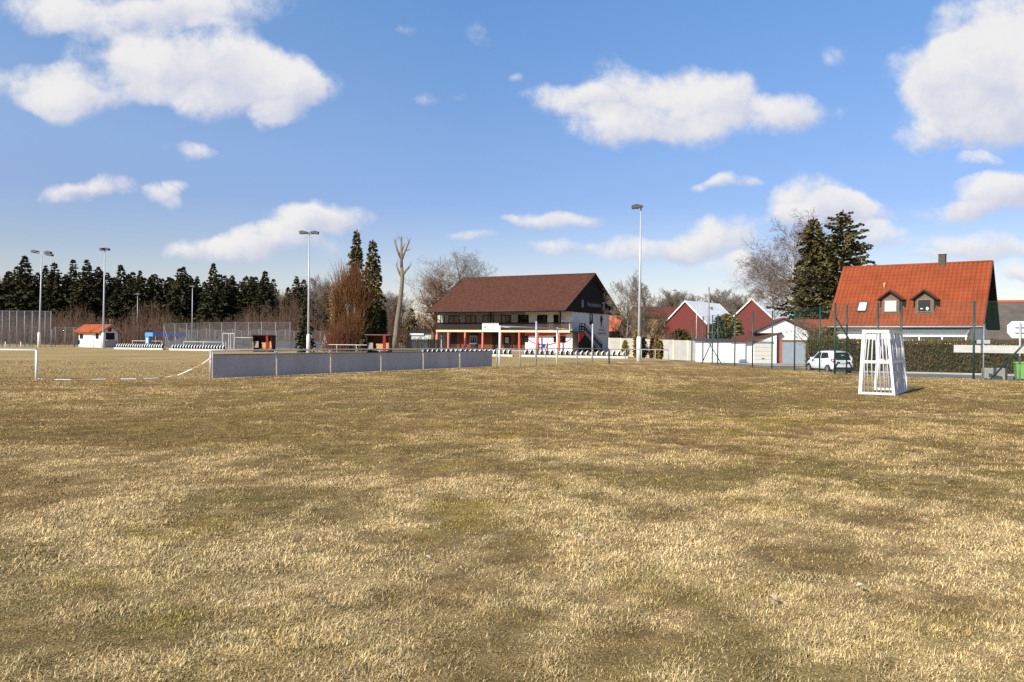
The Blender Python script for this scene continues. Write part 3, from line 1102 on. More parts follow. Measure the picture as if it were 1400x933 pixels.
# banner on the balcony
q0, zq0 = CL.hy(659.5, 451, YS)
q1, zq1 = CL.hy(682, 440.5, YS)
ban = thing('banner', 'white banner with red script and green line hung on the clubhouse balcony', 'banner', CL.o + CL.a * ((q0 + q1) / 2) + CL.b * (YS - .03) + Vector((0, 0, zt - .25)), CL.ang)
hw = (q1 - q0) / 2
MB().box(-hw, hw, -.03, 0.02, 0, 1.28, white).build('panel', ban)
bn = MB()
pink = M('banner_red', (.55, .07, .09), .6, .05, 2)
pts = [(-hw * .42 + hw * 1.2 * k / 40, -.036, .68 + .13 * math.sin(k * .95) * (.5 + .5 * math.cos(k * .21)) + .004 * k) for k in range(41)]
bn.tube(pts, .028, 4, pink)
bn.tube([(-hw * .8, -.036, .98), (hw * .1, -.036, 1.04)], .03, 4, pink)
bn.tube([(-hw * .75, -.036, .30), (hw * .55, -.036, .30)], .045, 4, M('banner_green', (.1, .32, .22), .6, .05, 2))
bn.tube([(hw * .15, -.036, .52), (hw * .85, -.036, .54)], .03, 4, M('banner_grey', (.35, .33, .33), .6, .05, 2))
bn.prism([(-hw * .72, -.037, .50), (-hw * .58, -.037, .50), (-hw * .55, -.037, .80), (-hw * .70, -.037, .80)], (0, .006, 0), wood_dark)
bn.build('print', ban)

# blue sign and dark red bench below the balcony
q0, zq0 = CL.hy(737.5, 476.5, YS - .35)
q1, zq1 = CL.hy(748, 471, YS - .35)
sgn = thing('signboard', 'dark blue board with white dots standing in front of the red clubhouse pillar', 'sign', CL.o + CL.a * ((q0 + q1) / 2) + CL.b * (YS - .35), CL.ang)
blue_b = M('sign_blue', (.035, .03, .16), .5, .15, 3)
hw = (q1 - q0) / 2
MB().box(-hw, hw, -.02, .02, .50, 1.05, blue_b).box(-hw - .1, -hw, -.025, .025, 0, 1.2, M('bench_red', (.16, .02, .015), .6, .2, 3)).box(hw, hw + .14, -.025, .025, 0, 1.2, M('bench_red', (.16, .02, .015))).build('board', sgn)
sw = MB()
sw.prism([(-hw * .7 + .14 * math.cos(t_), -.03, .78 + .14 * math.sin(t_)) for t_ in np.linspace(0, 2 * math.pi, 13)[:-1]], (0, .006, 0), white)
sw.prism([(hw * .55, -.03, .56), (hw * .72, -.03, .56), (hw * .9, -.03, 1.0), (hw * .73, -.03, 1.0)], (0, .006, 0), white)
sw.build('print', sgn)

# green letter-box-like bin at the left corner of the clubhouse
q0, zq = CL.hy(588, 468, -7.6)
gb_ = thing('waste_bin', 'turquoise post-mounted bin at the near corner of the clubhouse', 'bin', CL.o + CL.a * (q0 - .15) + CL.b * -7.6, CL.ang)
turq = M('turquoise_plastic', (.05, .33, .22), .5, .1, 3)
MB().bevbox(-.22, .22, -.2, .2, .75, 1.55, turq, .05).build('body', gb_)
MB().box(-.05, .05, .21, .29, 0, 1.5, M('pillar_salmon', (.6, .2, .14))).build('post', gb_)

# ---------------------------------------------------------------- kiosk hut on the far touchline
hp = G(138, 475.4)
KF = Fr((hp.x, hp.y, 0), -30.0)
x0k = KF.hy(107.5, 470, 0)[0]
y1k = KF.hx(161, 470, 0)[0]
kz = KF.hy(110, 454.5, -.45)[1]
kr = 1.65 + 14.6 / F_PX * (hp.y + y1k * .45)
ko = Fr(KF.o + KF.a * (x0k / 2) + KF.b * (y1k / 2), -30.0)
kiosk = thing('kiosk', 'small white hut with orange tiled roof and serving hatch on the far touchline', 'hut', ko.o, ko.ang)
hx_, hy_ = -x0k / 2, y1k / 2
kw = MB().box(-hx_, hx_, -hy_, hy_, -.1, kz + .05, plaster)
kw.prism([(hx_ - .1, -hy_, kz + .052), (hx_ - .1, hy_, kz + .052), (hx_ - .1, 0, kr - .12)], (.1, 0, 0), plaster)
kw.prism([(-hx_, -hy_, kz + .052), (-hx_, hy_, kz + .052), (-hx_, 0, kr - .12)], (.1, 0, 0), plaster)
kw.build('wall', kiosk)
gable_roof(kiosk, 'roof', -hx_ - .55, hx_ + .35, -hy_ - .55, hy_ + .55, kz, kr, roof_new, tiles=(.3, .36, .03, .1), verge=M('fascia_grey', (.35, .30, .25)))
window(kiosk, -hx_ + .35, -hx_ + 1.0, 1.15, 1.75, -hy_, .07, wood_dark, glass_dark, 0)
window(kiosk, hx_ - 1.1, hx_ - .5, 1.15, 1.95, -hy_, .07, wood_dark, glass_dark, 0)
hatch = MB().box(hx_ + .003, hx_ + .05, -hy_ + .7, hy_ - .5, 1.05, 1.95, wood_black)
hatch.box(hx_ + .003, hx_ + .3, -hy_ + .65, hy_ - .45, .97, 1.04, galv)
hatch.build('serving_hatch', kiosk)
em = MB().prism([(hx_ + .01, .0 + .32 * math.cos(t_), kz + .42 + .34 * math.sin(t_)) for t_ in np.linspace(0, 2 * math.pi, 15)[:-1]], (.03, 0, 0), M('shield_red', (.30, .015, .02), .6, .1, 3))
em.build('emblem', kiosk)
MB().box(hx_ + .004, hx_ + .02, -hy_ + .1, hy_ - .1, .0, .9, M('blue_grey_paint', (.33, .36, .45), .8, .1, 2)).build('plinth', kiosk)
MB().tube([(hx_ + .1, 0, kr), (hx_ + .1, 0, kr + .75)], .03, 6, galv).build('aerial', kiosk)

# ---------------------------------------------------------------- house with the big red roof
HO = Vector((P(1345, 445, 66).x, 66, 0))
hang = -37.0
ha, hb = Vector((math.cos(R(hang)), math.sin(R(hang)), 0)), Vector((-math.sin(R(hang)), math.cos(R(hang)), 0))
HL, HT = 12.3, 10.0
zb_ = -.42
HF = Fr(HO + ha * (-HL / 2) + hb * (HT / 2), hang)
house = thing('house', 'white house with steep orange-red tiled roof, two dormers and chimney', 'house', HF.o + Vector((0, 0, zb_)), HF.ang)
ze, zr = 3.1 - zb_, 8.69 - zb_
hx0, hx1, hy0, hy1 = -HL / 2, HL / 2, -HT / 2, HT / 2
gw = hx1 - 1.0
hwall = MB().box(hx0 + .6, gw, hy0 + .75, hy1 - .75, -.2, ze + .35, plaster)
hwall.prism([(gw - .2, hy0 + .75, ze + .352), (gw - .2, hy1 - .75, ze + .352), (gw - .2, 0, zr - .45)], (.2, 0, 0), plaster)
hwall.prism([(hx0 + .6, hy0 + .75, ze + .352), (hx0 + .6, hy1 - .75, ze + .352), (hx0 + .6, 0, zr - .45)], (.2, 0, 0), plaster)
hwall.build('wall', house)
hroof = gable_roof(house, 'roof', hx0, hx1, hy0, hy1, ze, zr, roof_mid, tiles=(.36, .42, .062, .12), ridge_m=roof_mid)
vb = MB()
for (ya, s_) in ((hy0, 1), (hy1, -1)):
    vb.prism([(hx1 + .012, ya, ze - .25), (hx1 + .012, ya, ze + .05), (hx1 + .012, 0, zr + .05), (hx1 + .012, 0, zr - .25)], (.04, 0, 0), wood_dark)
    vb.prism([(gw + .01, ya * .985, ze - .20), (hx1, ya * .985, ze - .20), (hx1, 0, zr - .26), (gw + .01, 0, zr - .26)], (0, 0, .06), wood_black)
vb.prism([(gw + .015, hy0 + 1.8, ze + 1.4), (gw + .015, hy1 - 1.8, ze + 1.4), (gw + .015, 0, zr - .5)], (.05, 0, 0), wood_black)
vb.build('verge_board', hroof)
MB().tube([(hx0, hy0 - .08, ze - .06), (hx1, hy0 - .08, ze - .06)], .07, 8, M('gutter_zinc', (.42, .40, .38), .5, .1, 2)).build('gutter', hroof)


def roof_pt(px, py):
    """local point on the front slope seen at a pixel"""
    d, c = ray(px, py), Vector((0, 0, CAMH)) - (HF.o + Vector((0, 0, zb_)))
    dl = Vector((d.dot(HF.a), d.dot(HF.b), d.z))
    cl = Vector((c.dot(HF.a), c.dot(HF.b), c.z))
    n_ = Vector((0, -(zr - ze), HT / 2)).normalized()
    p0 = Vector((0, hy0, ze))
    t_ = (p0 - cl).dot(n_) / dl.dot(n_)
    return cl + dl * t_


slope = (zr - ze) / (HT / 2)
for (px, py, dark) in ((1217.5, 426, False), (1264, 426, True)):
    q = roof_pt(px, py + 3)
    yf, z0 = q.y - .05, q.z
    w2, hh = .72, 1.25
    yb_ = yf + (hh + .75) / slope + .3
    dm = MB()
    brown_w = M('dormer_wood', (.155, .115, .085), .8, .2, 3)
    dm.box(q.x - w2, q.x + w2, yf, yb_, z0 - .1, z0 + hh, brown_w)
    dm.prism([(q.x - w2, yf, z0 + hh + .002), (q.x + w2, yf, z0 + hh + .002), (q.x, yf, z0 + hh + .55)], (0, yb_ - yf, 0), brown_w)
    do = dm.build('dormer', house)
    dr = MB()
    for s_ in (-1, 1):
        dr.prism([(q.x + s_ * (w2 + .32), yf - .3, z0 + hh - .12), (q.x, yf - .3, z0 + hh + .68), (q.x, yb_ + .5, z0 + hh + .68), (q.x + s_ * (w2 + .32), yb_ + .5, z0 + hh - .12)][::s_], (0, 0, .1), roof_mid)
        dr.prism([(q.x + s_ * (w2 + .34), yf - .34, z0 + hh - .17), (q.x, yf - .34, z0 + hh + .63), (q.x, yf - .34, z0 + hh + .80), (q.x + s_ * (w2 + .34), yf - .34, z0 + hh)], (0, .035, 0), wood_dark)
    dr.build('dormer_roof', do)
    wo_ = window(house, q.x - w2 + .16, q.x + w2 - .16, z0 + .1, z0 + hh - .02, yf, .09, M('window_brown', (.20, .14, .10), .7, .15, 3), glass_dark if dark else M('blind_pane', (.60, .62, .55), .5, .03, 1), 0)
    if dark:
        cu = MB()
        for s_ in (-1, 1):
            cu.prism([(q.x + s_ * .22 + .11 * math.cos(t_), yf - .025, z0 + .42 + (.10 + .05 * s_) * math.sin(t_)) for t_ in np.linspace(0, 2 * math.pi, 11)[:-1]], (0, .006, 0), white)
        cu.build('curtain', wo_)
# skylight
q = roof_pt(1179.5, 421)
nrm = Vector((0, -(zr - ze), HT / 2)).normalized()
upv = Vector((0, HT / 2, zr - ze)).normalized()
rv = Vector((1, 0, 0))
skl = MB()
c0 = q + nrm * .10
skl.prism([c0 - rv * .42 - upv * .6, c0 + rv * .42 - upv * .6, c0 + rv * .42 + upv * .6, c0 - rv * .42 + upv * .6], nrm * .06, darkmetal)
so_ = skl.build('skylight', house)
c1 = c0 + nrm * .065
MB().prism([c1 - rv * .32 - upv * .5, c1 + rv * .32 - upv * .5, c1 + rv * .32 + upv * .5, c1 - rv * .32 + upv * .5], nrm * .01, M('skylight_pane', (.62, .66, .68), .15, .03, 1, spec=.6)).build('pane', so_)
# chimney and vent
q = roof_pt(1288, 362)
ch = MB().bevbox(q.x - .28, q.x + .28, -.25, .35, zr - .9, zr + .78, M('chimney_slate', (.085, .075, .055), .9, .2, 4, stretch=(1, 1, 4)), .03)
ch.box(q.x - .32, q.x + .32, -.29, .39, zr + .782, zr + .84, darkmetal)
ch.build('chimney', house)
q = roof_pt(1209, 395)
MB().tube([q, q + Vector((0, 0, .55))], [.1, .1], 8, M('vent_clay', (.5, .27, .13), .8, .1, 3)).build('roof_vent', house)
# veranda
va, zva = HF.hy(1232, 455, hy0 + .2)
vb_, _ = HF.hy(1325, 452, hy0 + .2)
yf = hy0 - 1.4
ver = MB()
zt1, zt0 = ze - .28, ze - .85
nbay = 6
for k in range(nbay + 1):
    xx = va + (vb_ - va) * k / nbay
    ver.bar((xx, yf, zt0 + .05), (xx, hy0 + .72, zt1 + .05), .06, .1, white)
for k in (0, 2, 4, 6):
    xx = va + (vb_ - va) * k / nbay
    ver.box(xx - .05, xx + .05, yf - .05, yf + .05, 0, zt0 - .06, white)
ver.box(va - .1, vb_ + .1, yf - .06, yf + .06, zt0 - .06, zt0 + .09, white)
vo = ver.build('veranda_frame', house)
gl_ = MB().prism([(va, yf, zt0 + .11), (vb_, yf, zt0 + .11), (vb_, hy0 + .7, zt1 + .11), (va, hy0 + .7, zt1 + .11)], (0, 0, .015), M('veranda_glass', (.22, .25, .26), .1, .1, 1, spec=.7))
gl_.build('pane', vo)
vw = MB().box(va + .1, va + .1 + (vb_ - va) * .40, yf + .06, yf + .10, .0, 2.35, creamwall)
vw.box(va + .1 + (vb_ - va) * .58, vb_ - .1, yf + .06, yf + .10, .0, 2.35, creamwall)
vw.build('veranda_wall', house)
q0 = HF.hy(1148, 460, hy0 + .75)[0]
window(house, q0 + .3, q0 + 1.5, 1.3, 2.5, hy0 + .75, .08, white, glass_dark, 1, white)
window(house, q0 + 3.0, q0 + 4.0, 1.3, 2.5, hy0 + .75, .08, white, glass_dark, 1, white)
window(house, hy0 + 1.6, hy0 + 2.5, 1.2, 2.5, gw, .08, white, glass_dark, 0, None, axis='x', out=1)

# ---------------------------------------------------------------- other houses


def simple_house(name, label, cat, fr, x0, x1, y0, y1, ze, zr, wall_m, roof_m, verge_m=None, over=.35, ovx=.35, tiles=None, base=-.42, group=None, thick=.16):
    root = thing(name, label, cat, fr.o + Vector((0, 0, base)), fr.ang, group)
    ze, zr = ze - base, zr - base
    ym = (y0 + y1) / 2
    wmb = MB().box(x0, x1, y0, y1, -.3, ze, wall_m)
    for xx in (x0, x1 - .12):
        wmb.prism([(xx, y0, ze + .002), (xx, y1, ze + .002), (xx, ym, zr - thick - .06)], (.12, 0, 0), wall_m)
    wmb.build('wall', root)
    sl_ = (zr - ze) / ((y1 - y0) / 2)
    ro = gable_roof(root, 'roof', x0 - ovx, x1 + ovx, y0 - over, y1 + over, ze - over * sl_ + thick * .6, zr, roof_m, thick, tiles, verge_m)
    return root, ro


# two barn-red houses whose gables face the pitch (ridge runs away to the right)
for (apx, apy, lx, rx, ey, edge_r, dist, lab) in (
        (937, 411, 912, 960, 441, 993, 135, 'barn-red gabled house with pale metal roof, behind the concrete wall'),
        (1028, 408, 1000, 1049, 437, 1079, 128, 'barn-red gabled house with pale metal roof and small chimney, behind the white garages')):
    zr_ = zof(apx, apy, dist)
    ze_ = zof(lx, ey, dist)
    wpx = (rx - lx) / F_PX * dist
    c = at(apx, dist)
    # gable is the left end (x = 0) of a house whose ridge runs along +x of a frame turned to the right-back
    fr_ = Fr((c.x, dist, 0), 52.0)
    hw = wpx / 2 / math.cos(R(38.0)) * 1.0
    L_ = 13.0
    rt, ro = simple_house('gabled_house', lab, 'house', fr_, 0, L_, -hw, hw, ze_, zr_, clad_red, roof_white, white, .25, .25, None, -.42, 'barn-red houses behind the garages', .14)
    if apx > 1000:
        window(rt, -hw * .72, -hw * .38, 2.6, 4.2, 0, .1, wood_black, glass_dark, 0, None, axis='x', out=-1)
    for k in range(2):
        window(rt, 3 + 4 * k, 4.4 + 4 * k, 1.3, 2.6, -hw, .1, white, glass_dark, 1)
    MB().box(L_ * .55, L_ * .55 + .5, -hw * .35, -hw * .35 + .5, ze_ + 2.0, ze_ + 3.2, M('vent_pipe', (.12, .11, .10))).build('chimney', ro)
    dw = MB().box(1.0, L_ - .3, -hw - .03, -hw - .004, 2.6, ze_ + .3, M('dark_green_wood', (.02, .035, .028), .8, .2, 2))
    dw.build('side_cladding', rt)

# white garage row with red roofs
GD = 78.0
zb_g = -.42
gfr = Fr((at(1042, GD).x, GD, 0), -12.0)
gar = thing('garage', 'low white garage with sloping dark red roof and pale sectional door', 'garage', gfr.o + Vector((0, 0, zb_g)), gfr.ang)


def gh(px, py, yl=0.0, fr=None):
    x_, z_ = (fr or gfr).hy(px, py, yl)
    return x_, z_ - zb_g


xl, _ = gh(951, 480, -.25)
x1_, _ = gh(1019, 480, -.25)
x2_, zdoor = gh(1031, 469.5)
x3_, _ = gh(1055.5, 480)
x4_, zt_ = gh(1062, 462)
z_low = gh(985, 467.5, -.25)[1]
z_hi = gh(1066, 456.5)[1]
gm_ = MB()
gm_.box(xl, x1_, -.25, 3.5, -.2, z_low, plaster)
gm_.prism([(x1_ + .002, -.0, -.2), (x4_, 0, -.2), (x4_, 0, z_hi - .15), (x1_ + .002, 0, z_low + .02)], (0, 3.5, 0), plaster)
gm_.build('wall', gar)
rf = MB()
rf.prism([(xl + 3.2, -.55, z_low + .03), (x1_ + .25, -.55, z_low + .06), (x4_ + .5, .15, z_hi), (x4_ + .3, 3.6, z_hi + .35), (xl + 3.6, 3.6, z_low + .4)], (0, 0, .12), roof_dark)
rf.prism([(xl - .15, -.45, z_low + .02), (xl + 3.18, -.45, z_low + .03), (xl + 3.55, 3.6, z_low + .2), (xl - .15, 3.6, z_low + .2)], (0, 0, .10), darkmetal)
rf.build('roof', gar)
gd = MB().box(x2_, x3_, -.05, -.004, 0.02, zdoor, M('sectional_door', (.55, .53, .46), .7, .05, 2, stretch=(1, 1, 5)))
for k in range(1, 5):
    gd.box(x2_, x3_, -.056, -.051, zdoor * k / 5 - .012, zdoor * k / 5 + .012, M('door_joint', (.3, .29, .25)))
gdo = gd.build('garage_door', gar)
MB().box((x2_ + x3_) / 2 - .12, (x2_ + x3_) / 2 + .12, -.09, -.057, .42, .5, darkmetal).build('handle', gdo)
MB().box(x2_ - .1, x3_ + .1, -.09, -.052, zdoor + .002, zdoor + .18, M('lintel_grey', (.2, .19, .17))).build('lintel', gar)

g2 = Fr((at(1070, 78.2).x, 78.2, 0), -12.0)
gar2 = thing('garage', 'gabled white garage with red tiled roof and wide grey-blue gate', 'garage', g2.o + Vector((0, 0, zb_g)), g2.ang)
xa, _ = gh(1063.6, 480, 0, g2)
xb, _ = gh(1107, 480, 0, g2)
xap, zap = gh(1071.5, 436.5, 0, g2)
xe, ze2 = gh(1105, 453, 0, g2)
xw0, _ = gh(1041, 452, 0, g2)
w_ = MB()
w_.prism([(xa, 0, -.2), (xb, 0, -.2), (xb, 0, ze2 - .05), (xap, 0, zap - .05), (2 * xap - xb, 0, ze2 - .05), (2 * xap - xb, 0, 2.9), (xa, 0, 2.9)], (0, 7, 0), plaster)
w_.build('wall', gar2)
rf = MB()
sl2 = (zap - ze2) / (xb - xap)
for s_ in (-1, 1):
    e_ = xap + s_ * (xb - xap + .45)
    rf.prism([(xap, -.3, zap + .03), (e_, -.3, zap + .03 - sl2 * (xb - xap + .45)), (e_, 7.3, zap + .03 - sl2 * (xb - xap + .45)), (xap, 7.3, zap + .03)][::s_], (0, 0, .13), roof_dark)
rf.build('roof', gar2)
xg0, zg_ = gh(1069, 468, 0, g2)
bc_ = M('rust_brick', (.42, .12, .06), .8, .15, 3)
gt = MB().box(xg0 + .03, xb - .06, -.06, -.006, .02, zg_, M('blue_grey_gate', (.27, .32, .36), .6, .08, 2, stretch=(6, 1, 1)))
gt.build('garage_door', gar2)
MB().box(xa + .02, xg0, -.08, -.004, .02, zg_ + .35, bc_).box(xg0 + .002, xb, -.08, -.004, zg_ + .02, zg_ + .22, M('brown_lintel', (.20, .10, .05))).build('door_surround', gar2)
ht = MB()
hx0_, hz0_ = gh(1065, 455.5, 0, g2)
hx1_, hz1_ = gh(1077, 445, 0, g2)
ht.box(hx0_, hx1_, -.025, -.003, hz0_, hz1_, M('hatch_white', (.66, .66, .64), .8, .05, 2))
ht.build('hatch', gar2)

# orange-roofed shed beside the clubhouse
sh_d = 131.0
sfr = Fr((at(853, sh_d).x, sh_d, 0), -30.4)
zr_s, ze_s = zof(852, 432, sh_d), zof(836, 457, sh_d)
shed, sro = simple_house('shed', 'cream shed with bright orange roof and dark gable, beside the clubhouse', 'shed', sfr, -7.0, -.5, -3.2, 3.2, ze_s, zr_s, creamwall, M('orange_roof', (.46, .12, .045), .8, .12, 2, bump=.2), wood_dark, .5, .5, None, 0)
MB().prism([(-.49, -3.2, ze_s), (-.49, 3.2, ze_s), (-.49, 0, zr_s - .25)], (.06, 0, 0), wood_black).build('gable_cladding', shed)

# red-roofed house far behind, and the brown-roofed one at the right edge
ffr = Fr((at(915, 190).x, 190, 0), 10)
simple_house('far_house', 'distant house with low dark red roof behind the barn-red gable', 'house', ffr, -7, 9, 0, 8, zof(910, 433, 190), zof(910, 419, 190), M('ochre_wall', (.40, .27, .13), .9, .1, 1), roof_dark, None, base=0)
nfr = Fr((at(1392, 92).x, 92, 0), -10)
simple_house('neighbour_house', 'house with grey-brown roof and orange ridge at the right edge', 'house', nfr, -5.0, 12, 0, 10, zof(1390, 458, 90), zof(1390, 412.5, 95), plaster_old, roof_brown, None, .6)
rt_ = [o for o in bpy.data.objects if o.name.startswith('neighbour_house')][0]
MB().tube([(-5.4, 5, zof(1390, 412.5, 95) + .42 + .05), (12.4, 5, zof(1390, 412.5, 95) + .42 + .05)], .2, 8, roof_new).build('ridge_tiles', rt_)
rfr = Fr((at(1122, 92).x, 92, 0), -25)
simple_house('annex', 'low annex with red roof between fruit tree and white house', 'house', rfr, -3.0, 3.6, 0, 5, zof(1122, 458, 92), zof(1122, 436, 92), plaster, roof_mid, None, .4)

# glazed pavilion left of the clubhouse
pfr = Fr((at(578, 128).x, 128, 0), -24)
pav = thing('pavilion', 'low grey pavilion with dark roof left of the clubhouse', 'pavilion', pfr.o, pfr.ang)
pz = zof(578, 455, 128)
MB().box(-2.1, 3.4, 0, 5, -.1, pz - .02, M('pavilion_grey', (.34, .37, .39), .7, .1, 1)).build('wall', pav)
MB().prism([(-2.5, -.5, pz), (3.8, -.5, pz), (3.8, 5.4, pz + .5), (-2.5, 5.4, pz + .5)], (0, 0, .15), wood_dark).build('roof', pav)
for k in range(3):
    window(pav, -1.9 + k * 1.0, -1.0 + k * 1.0, 1.0, 1.9, 0, .06, white, glass_pale, 0)
aw = MB().prism([(-2.2, -.3, pz - .15), (.3, -.3, pz - .15), (.3, -.02, pz + .0), (-2.2, -.02, pz + .0)], (0, 0, -.25), white)
aw.build('awning', pav)
fw = thing('picket_fence', 'dark wooden fence in front of the grey pavilion', 'fence', at(577, 118), R(-22))
fm = MB()
for k in range(34):
    fm.box(-2.6 + k * .16, -2.6 + k * .16 + .13, 0, .03, 0, 1.5, wood_black)
fm.box(-2.6, 2.8, .032, .08, 1.1, 1.2, wood_black)
fm.build('planks', fw)
for k in range(4):
    MB().box(-2.5 + k * 1.7, -2.38 + k * 1.7, .085, .18, 0, 1.6, wood_black).build('post', fw)

# concrete garden wall with panel joints
c0_, c1_ = at(833, 98), at(962, 84)
cw = thing('garden_wall', 'beige concrete panel wall behind the shrubs and floodlight', 'wall', (c0_.x, c0_.y, 0))
dv_ = (c1_ - c0_)
L_ = Vector((dv_.x, dv_.y, 0)).length
cw.rotation_euler = (0, 0, math.atan2(dv_.y, dv_.x))
cm = MB()
npan = 7
for k in range(npan):
    cm.box(L_ * k / npan + .02, L_ * (k + 1) / npan - .02, 0, .15, -.7, 1.92 - .04 * k, concrete)
cm.build('panels', cw)
for k in range(npan + 1):
    MB().box(L_ * k / npan - .1, L_ * k / npan + .1, -.05, -.003, -.7, 1.95 - .04 * k, creamwall).build('pier', cw)

# ================================================================ SPORTS GROUND
# ---- pitch barrier: right-hand line with six grey panels, then open rail
def barrier(name, label, pts, h, panels=(), post_r=.035, rail_r=.032, mat=None, group=None, posts_at=None):
    mat = mat or galv
    o = Vector((pts[0][0], pts[0][1], gz(*pts[0])))
    root = thing(name, label, 'barrier', o, 0, group)
    for k, p in enumerate(pts):
        q = Vector((p[0], p[1], gz(*p))) - o
        MB().tube([q + Vector((0, 0, -.1)), q + Vector((0, 0, h))], post_r, 8, mat).build('post', root)
    MB().tube([Vector((p[0], p[1], gz(*p) + h)) - o for p in pts], rail_r, 8, mat).build('rail', root)
    for k in panels:
        a, b = Vector((pts[k][0], pts[k][1], gz(*pts[k]))) - o, Vector((pts[k + 1][0], pts[k + 1][1], gz(*pts[k + 1]))) - o
        d = (b - a).normalized()
        n_ = Vector((d.y, -d.x, 0))
        a2, b2 = a + d * .05 + n_ * .05, b - d * .05 + n_ * .05
        pm = MB()
        zs = [.05, .93]
        pm.prism([a2 + Vector((0, 0, zs[0])), b2 + Vector((0, 0, zs[0])), b2 + Vector((0, 0, zs[1])), a2 + Vector((0, 0, zs[1]))], n_ * .018, panel_grey)
        po = pm.build('banner_panel', root)
        ed = MB()
        ed.bar(a2 + Vector((0, 0, zs[1] + .016)) + n_ * .009, b2 + Vector((0, 0, zs[1] + .016)) + n_ * .009, .04, .03, darkmetal)
        ed.build('edge_trim', po)
        cl_ = MB()
        for q in (a2, b2):
            cl_.box(q.x - .02, q.x + .02, q.y - .02, q.y + .02, zs[1] - .1, h - .03, galv)
        cl_.build('strap', po)
    return root


bl_px = [(288, 519), (376, 515), (450, 511.8), (519, 508.8), (577, 506.3), (627, 504), (672, 502)]
A0, A1 = G(288, 519), G(672, 502.2)
bpts = []
for (px, py) in bl_px:
    # points on the straight board line under each image column
    d = ray(px, 480)
    tt = d.x / d.y
    f = (A0.x - tt * A0.y) / ((A0.x - tt * A0.y) - (A1.x - tt * A1.y))
    bpts.append((A0.x + (A1.x - A0.x) * f, A0.y + (A1.y - A0.y) * f))
barrier('pitch_barrier', 'pitch barrier clad with six grey banner panels', bpts, 1.10, range(6), mat=galv)
B1 = [(A1.x + .3, A1.y + .5)] + [(P(px, 480, dd).x, dd) for (px, dd) in ((711, 48.6), (746, 51.6), (789, 54.4), (832, 57.2))]
barrier('pitch_barrier', 'thin open barrier rail on white posts in front of the clubhouse goal', B1, 1.06, mat=M('dull_rail', (.30, .30, .31), .6, .1, 2), group='open pitch barriers')
B2 = [(P(px, 480, dd).x, dd) for (px, dd) in ((833.5, 57.3), (855, 58.2), (877, 57.6), (896, 57.0), (914, 56.6))]
barrier('pitch_barrier', 'open barrier rail beside the tall mast near the garden wall', B2, 1.02, mat=M('dull_rail', (.30, .30, .31)), group='open pitch barriers')
LB = [(P(px, 480, dd).x, dd) for (px, dd) in ((50, 29.6), (-50, 30.2), (-150, 30.8))]
barrier('pitch_barrier', 'white barrier rail and corner post at the left edge of the lawn', LB, 1.07, mat=white, post_r=.045, rail_r=.04)

# ---- red and white tape lying between the two barriers
tape = thing('barrier_tape', 'red and white barrier tape sagging across the grass to the grey panels', 'tape', G(175, 519.5))
tpx = [(50, 519.6), (75, 520.4), (97, 520.6), (125, 520.4), (145, 519.8), (165, 519.6), (186, 519.6), (206, 518.8), (226, 517.2), (243, 513.2), (262, 504.8), (276, 498.0), (287, 490.0)]
tp3 = []
for k, (px, py) in enumerate(tpx):
    if px <= 226:
        g = G(px, py)
        tp3.append(Vector((g.x, g.y, .035)))
    else:
        f = (px - 226) / (287 - 226)
        dd = 31.2
        tp3.append(P(px, py, dd))
dense = []
for a, b in zip(tp3, tp3[1:]):
    nseg = max(1, round((b - a).length / .25))
    for k in range(nseg):
        dense.append(a.lerp(b, k / nseg))
dense.append(tp3[-1])
tape_w, tape_r = M('tape_white', (.64, .64, .61), .5, .04, 3), M('tape_red', (.36, .15, .07), .5, .15, 3)
tm = MB()
run = 0
for a, b in zip(dense, dense[1:]):
    run += (b - a).length
    mt = tape_w if (run % 1.05) < .52 else tape_r
    dn = (b - a).normalized()
    flat = 1 if a.z < .1 and b.z < .1 else 0
    o_ = Vector((0, 0, 1)).lerp(Vector((-dn.y, dn.x, .22)), .9 if flat else .3).normalized() * (.034 if flat else .016)
    tm.prism([a - o_ - tape.location, b - o_ - tape.location, b + o_ - tape.location, a + o_ - tape.location], (0, .0, .004) if flat else (.003, -.003, 0), mt)
tm.build('ribbon', tape)

# ---- football goal
ga_, gb2 = Vector((P(683, 480, 51.6).x, 51.6, 0)), Vector((P(761.5, 480, 57.6).x, 57.6, 0))
goal = thing('football_goal', 'full-size white football goal on the far pitch in front of the clubhouse', 'goal', ga_)
gd_ = gb2 - ga_
gu = gd_.normalized()
gn = Vector((-gu.y, gu.x, 0))       # into the field
for q in (Vector((0, 0, 0)), gd_):
    MB().tube([q + Vector((0, 0, -.1)), q + Vector((0, 0, 2.50))], .06, 10, white).build('post', goal)
MB().tube([Vector((0, 0, 2.44)), gd_ + Vector((0, 0, 2.44))], .05, 10, galv).build('crossbar', goal)
back = -gn
nm = MB()
cord = M('net_cord', (.10, .08, .08), .8, .1, 3)
for q in (Vector((0, 0, 0)), gd_):
    MB().tube([q + Vector((0, 0, 2.42)), q + back * .8 + Vector((0, 0, 2.38))], .022, 6, galv).build('net_arm', goal)
nn = 30
for k in range(nn + 1):
    q = gd_ * (k / nn)
    nm.tube([q + Vector((0, 0, 2.4)), q + back * .8 + Vector((0, 0, 2.36)), q + back * 1.25 + Vector((0, 0, 1.2)), q + back * 1.9 + Vector((0, 0, .03))], .0028, 3, cord, cap=False)
for k in range(10):
    zz = 2.36 * (1 - k / 9)
    off = .8 + 1.1 * (k / 9) ** 1.1
    nm.tube([back * off + Vector((0, 0, zz + .02)), gd_ + back * off + Vector((0, 0, zz + .02))], .0028, 3, cord, cap=False)
nm.build('net', goal)
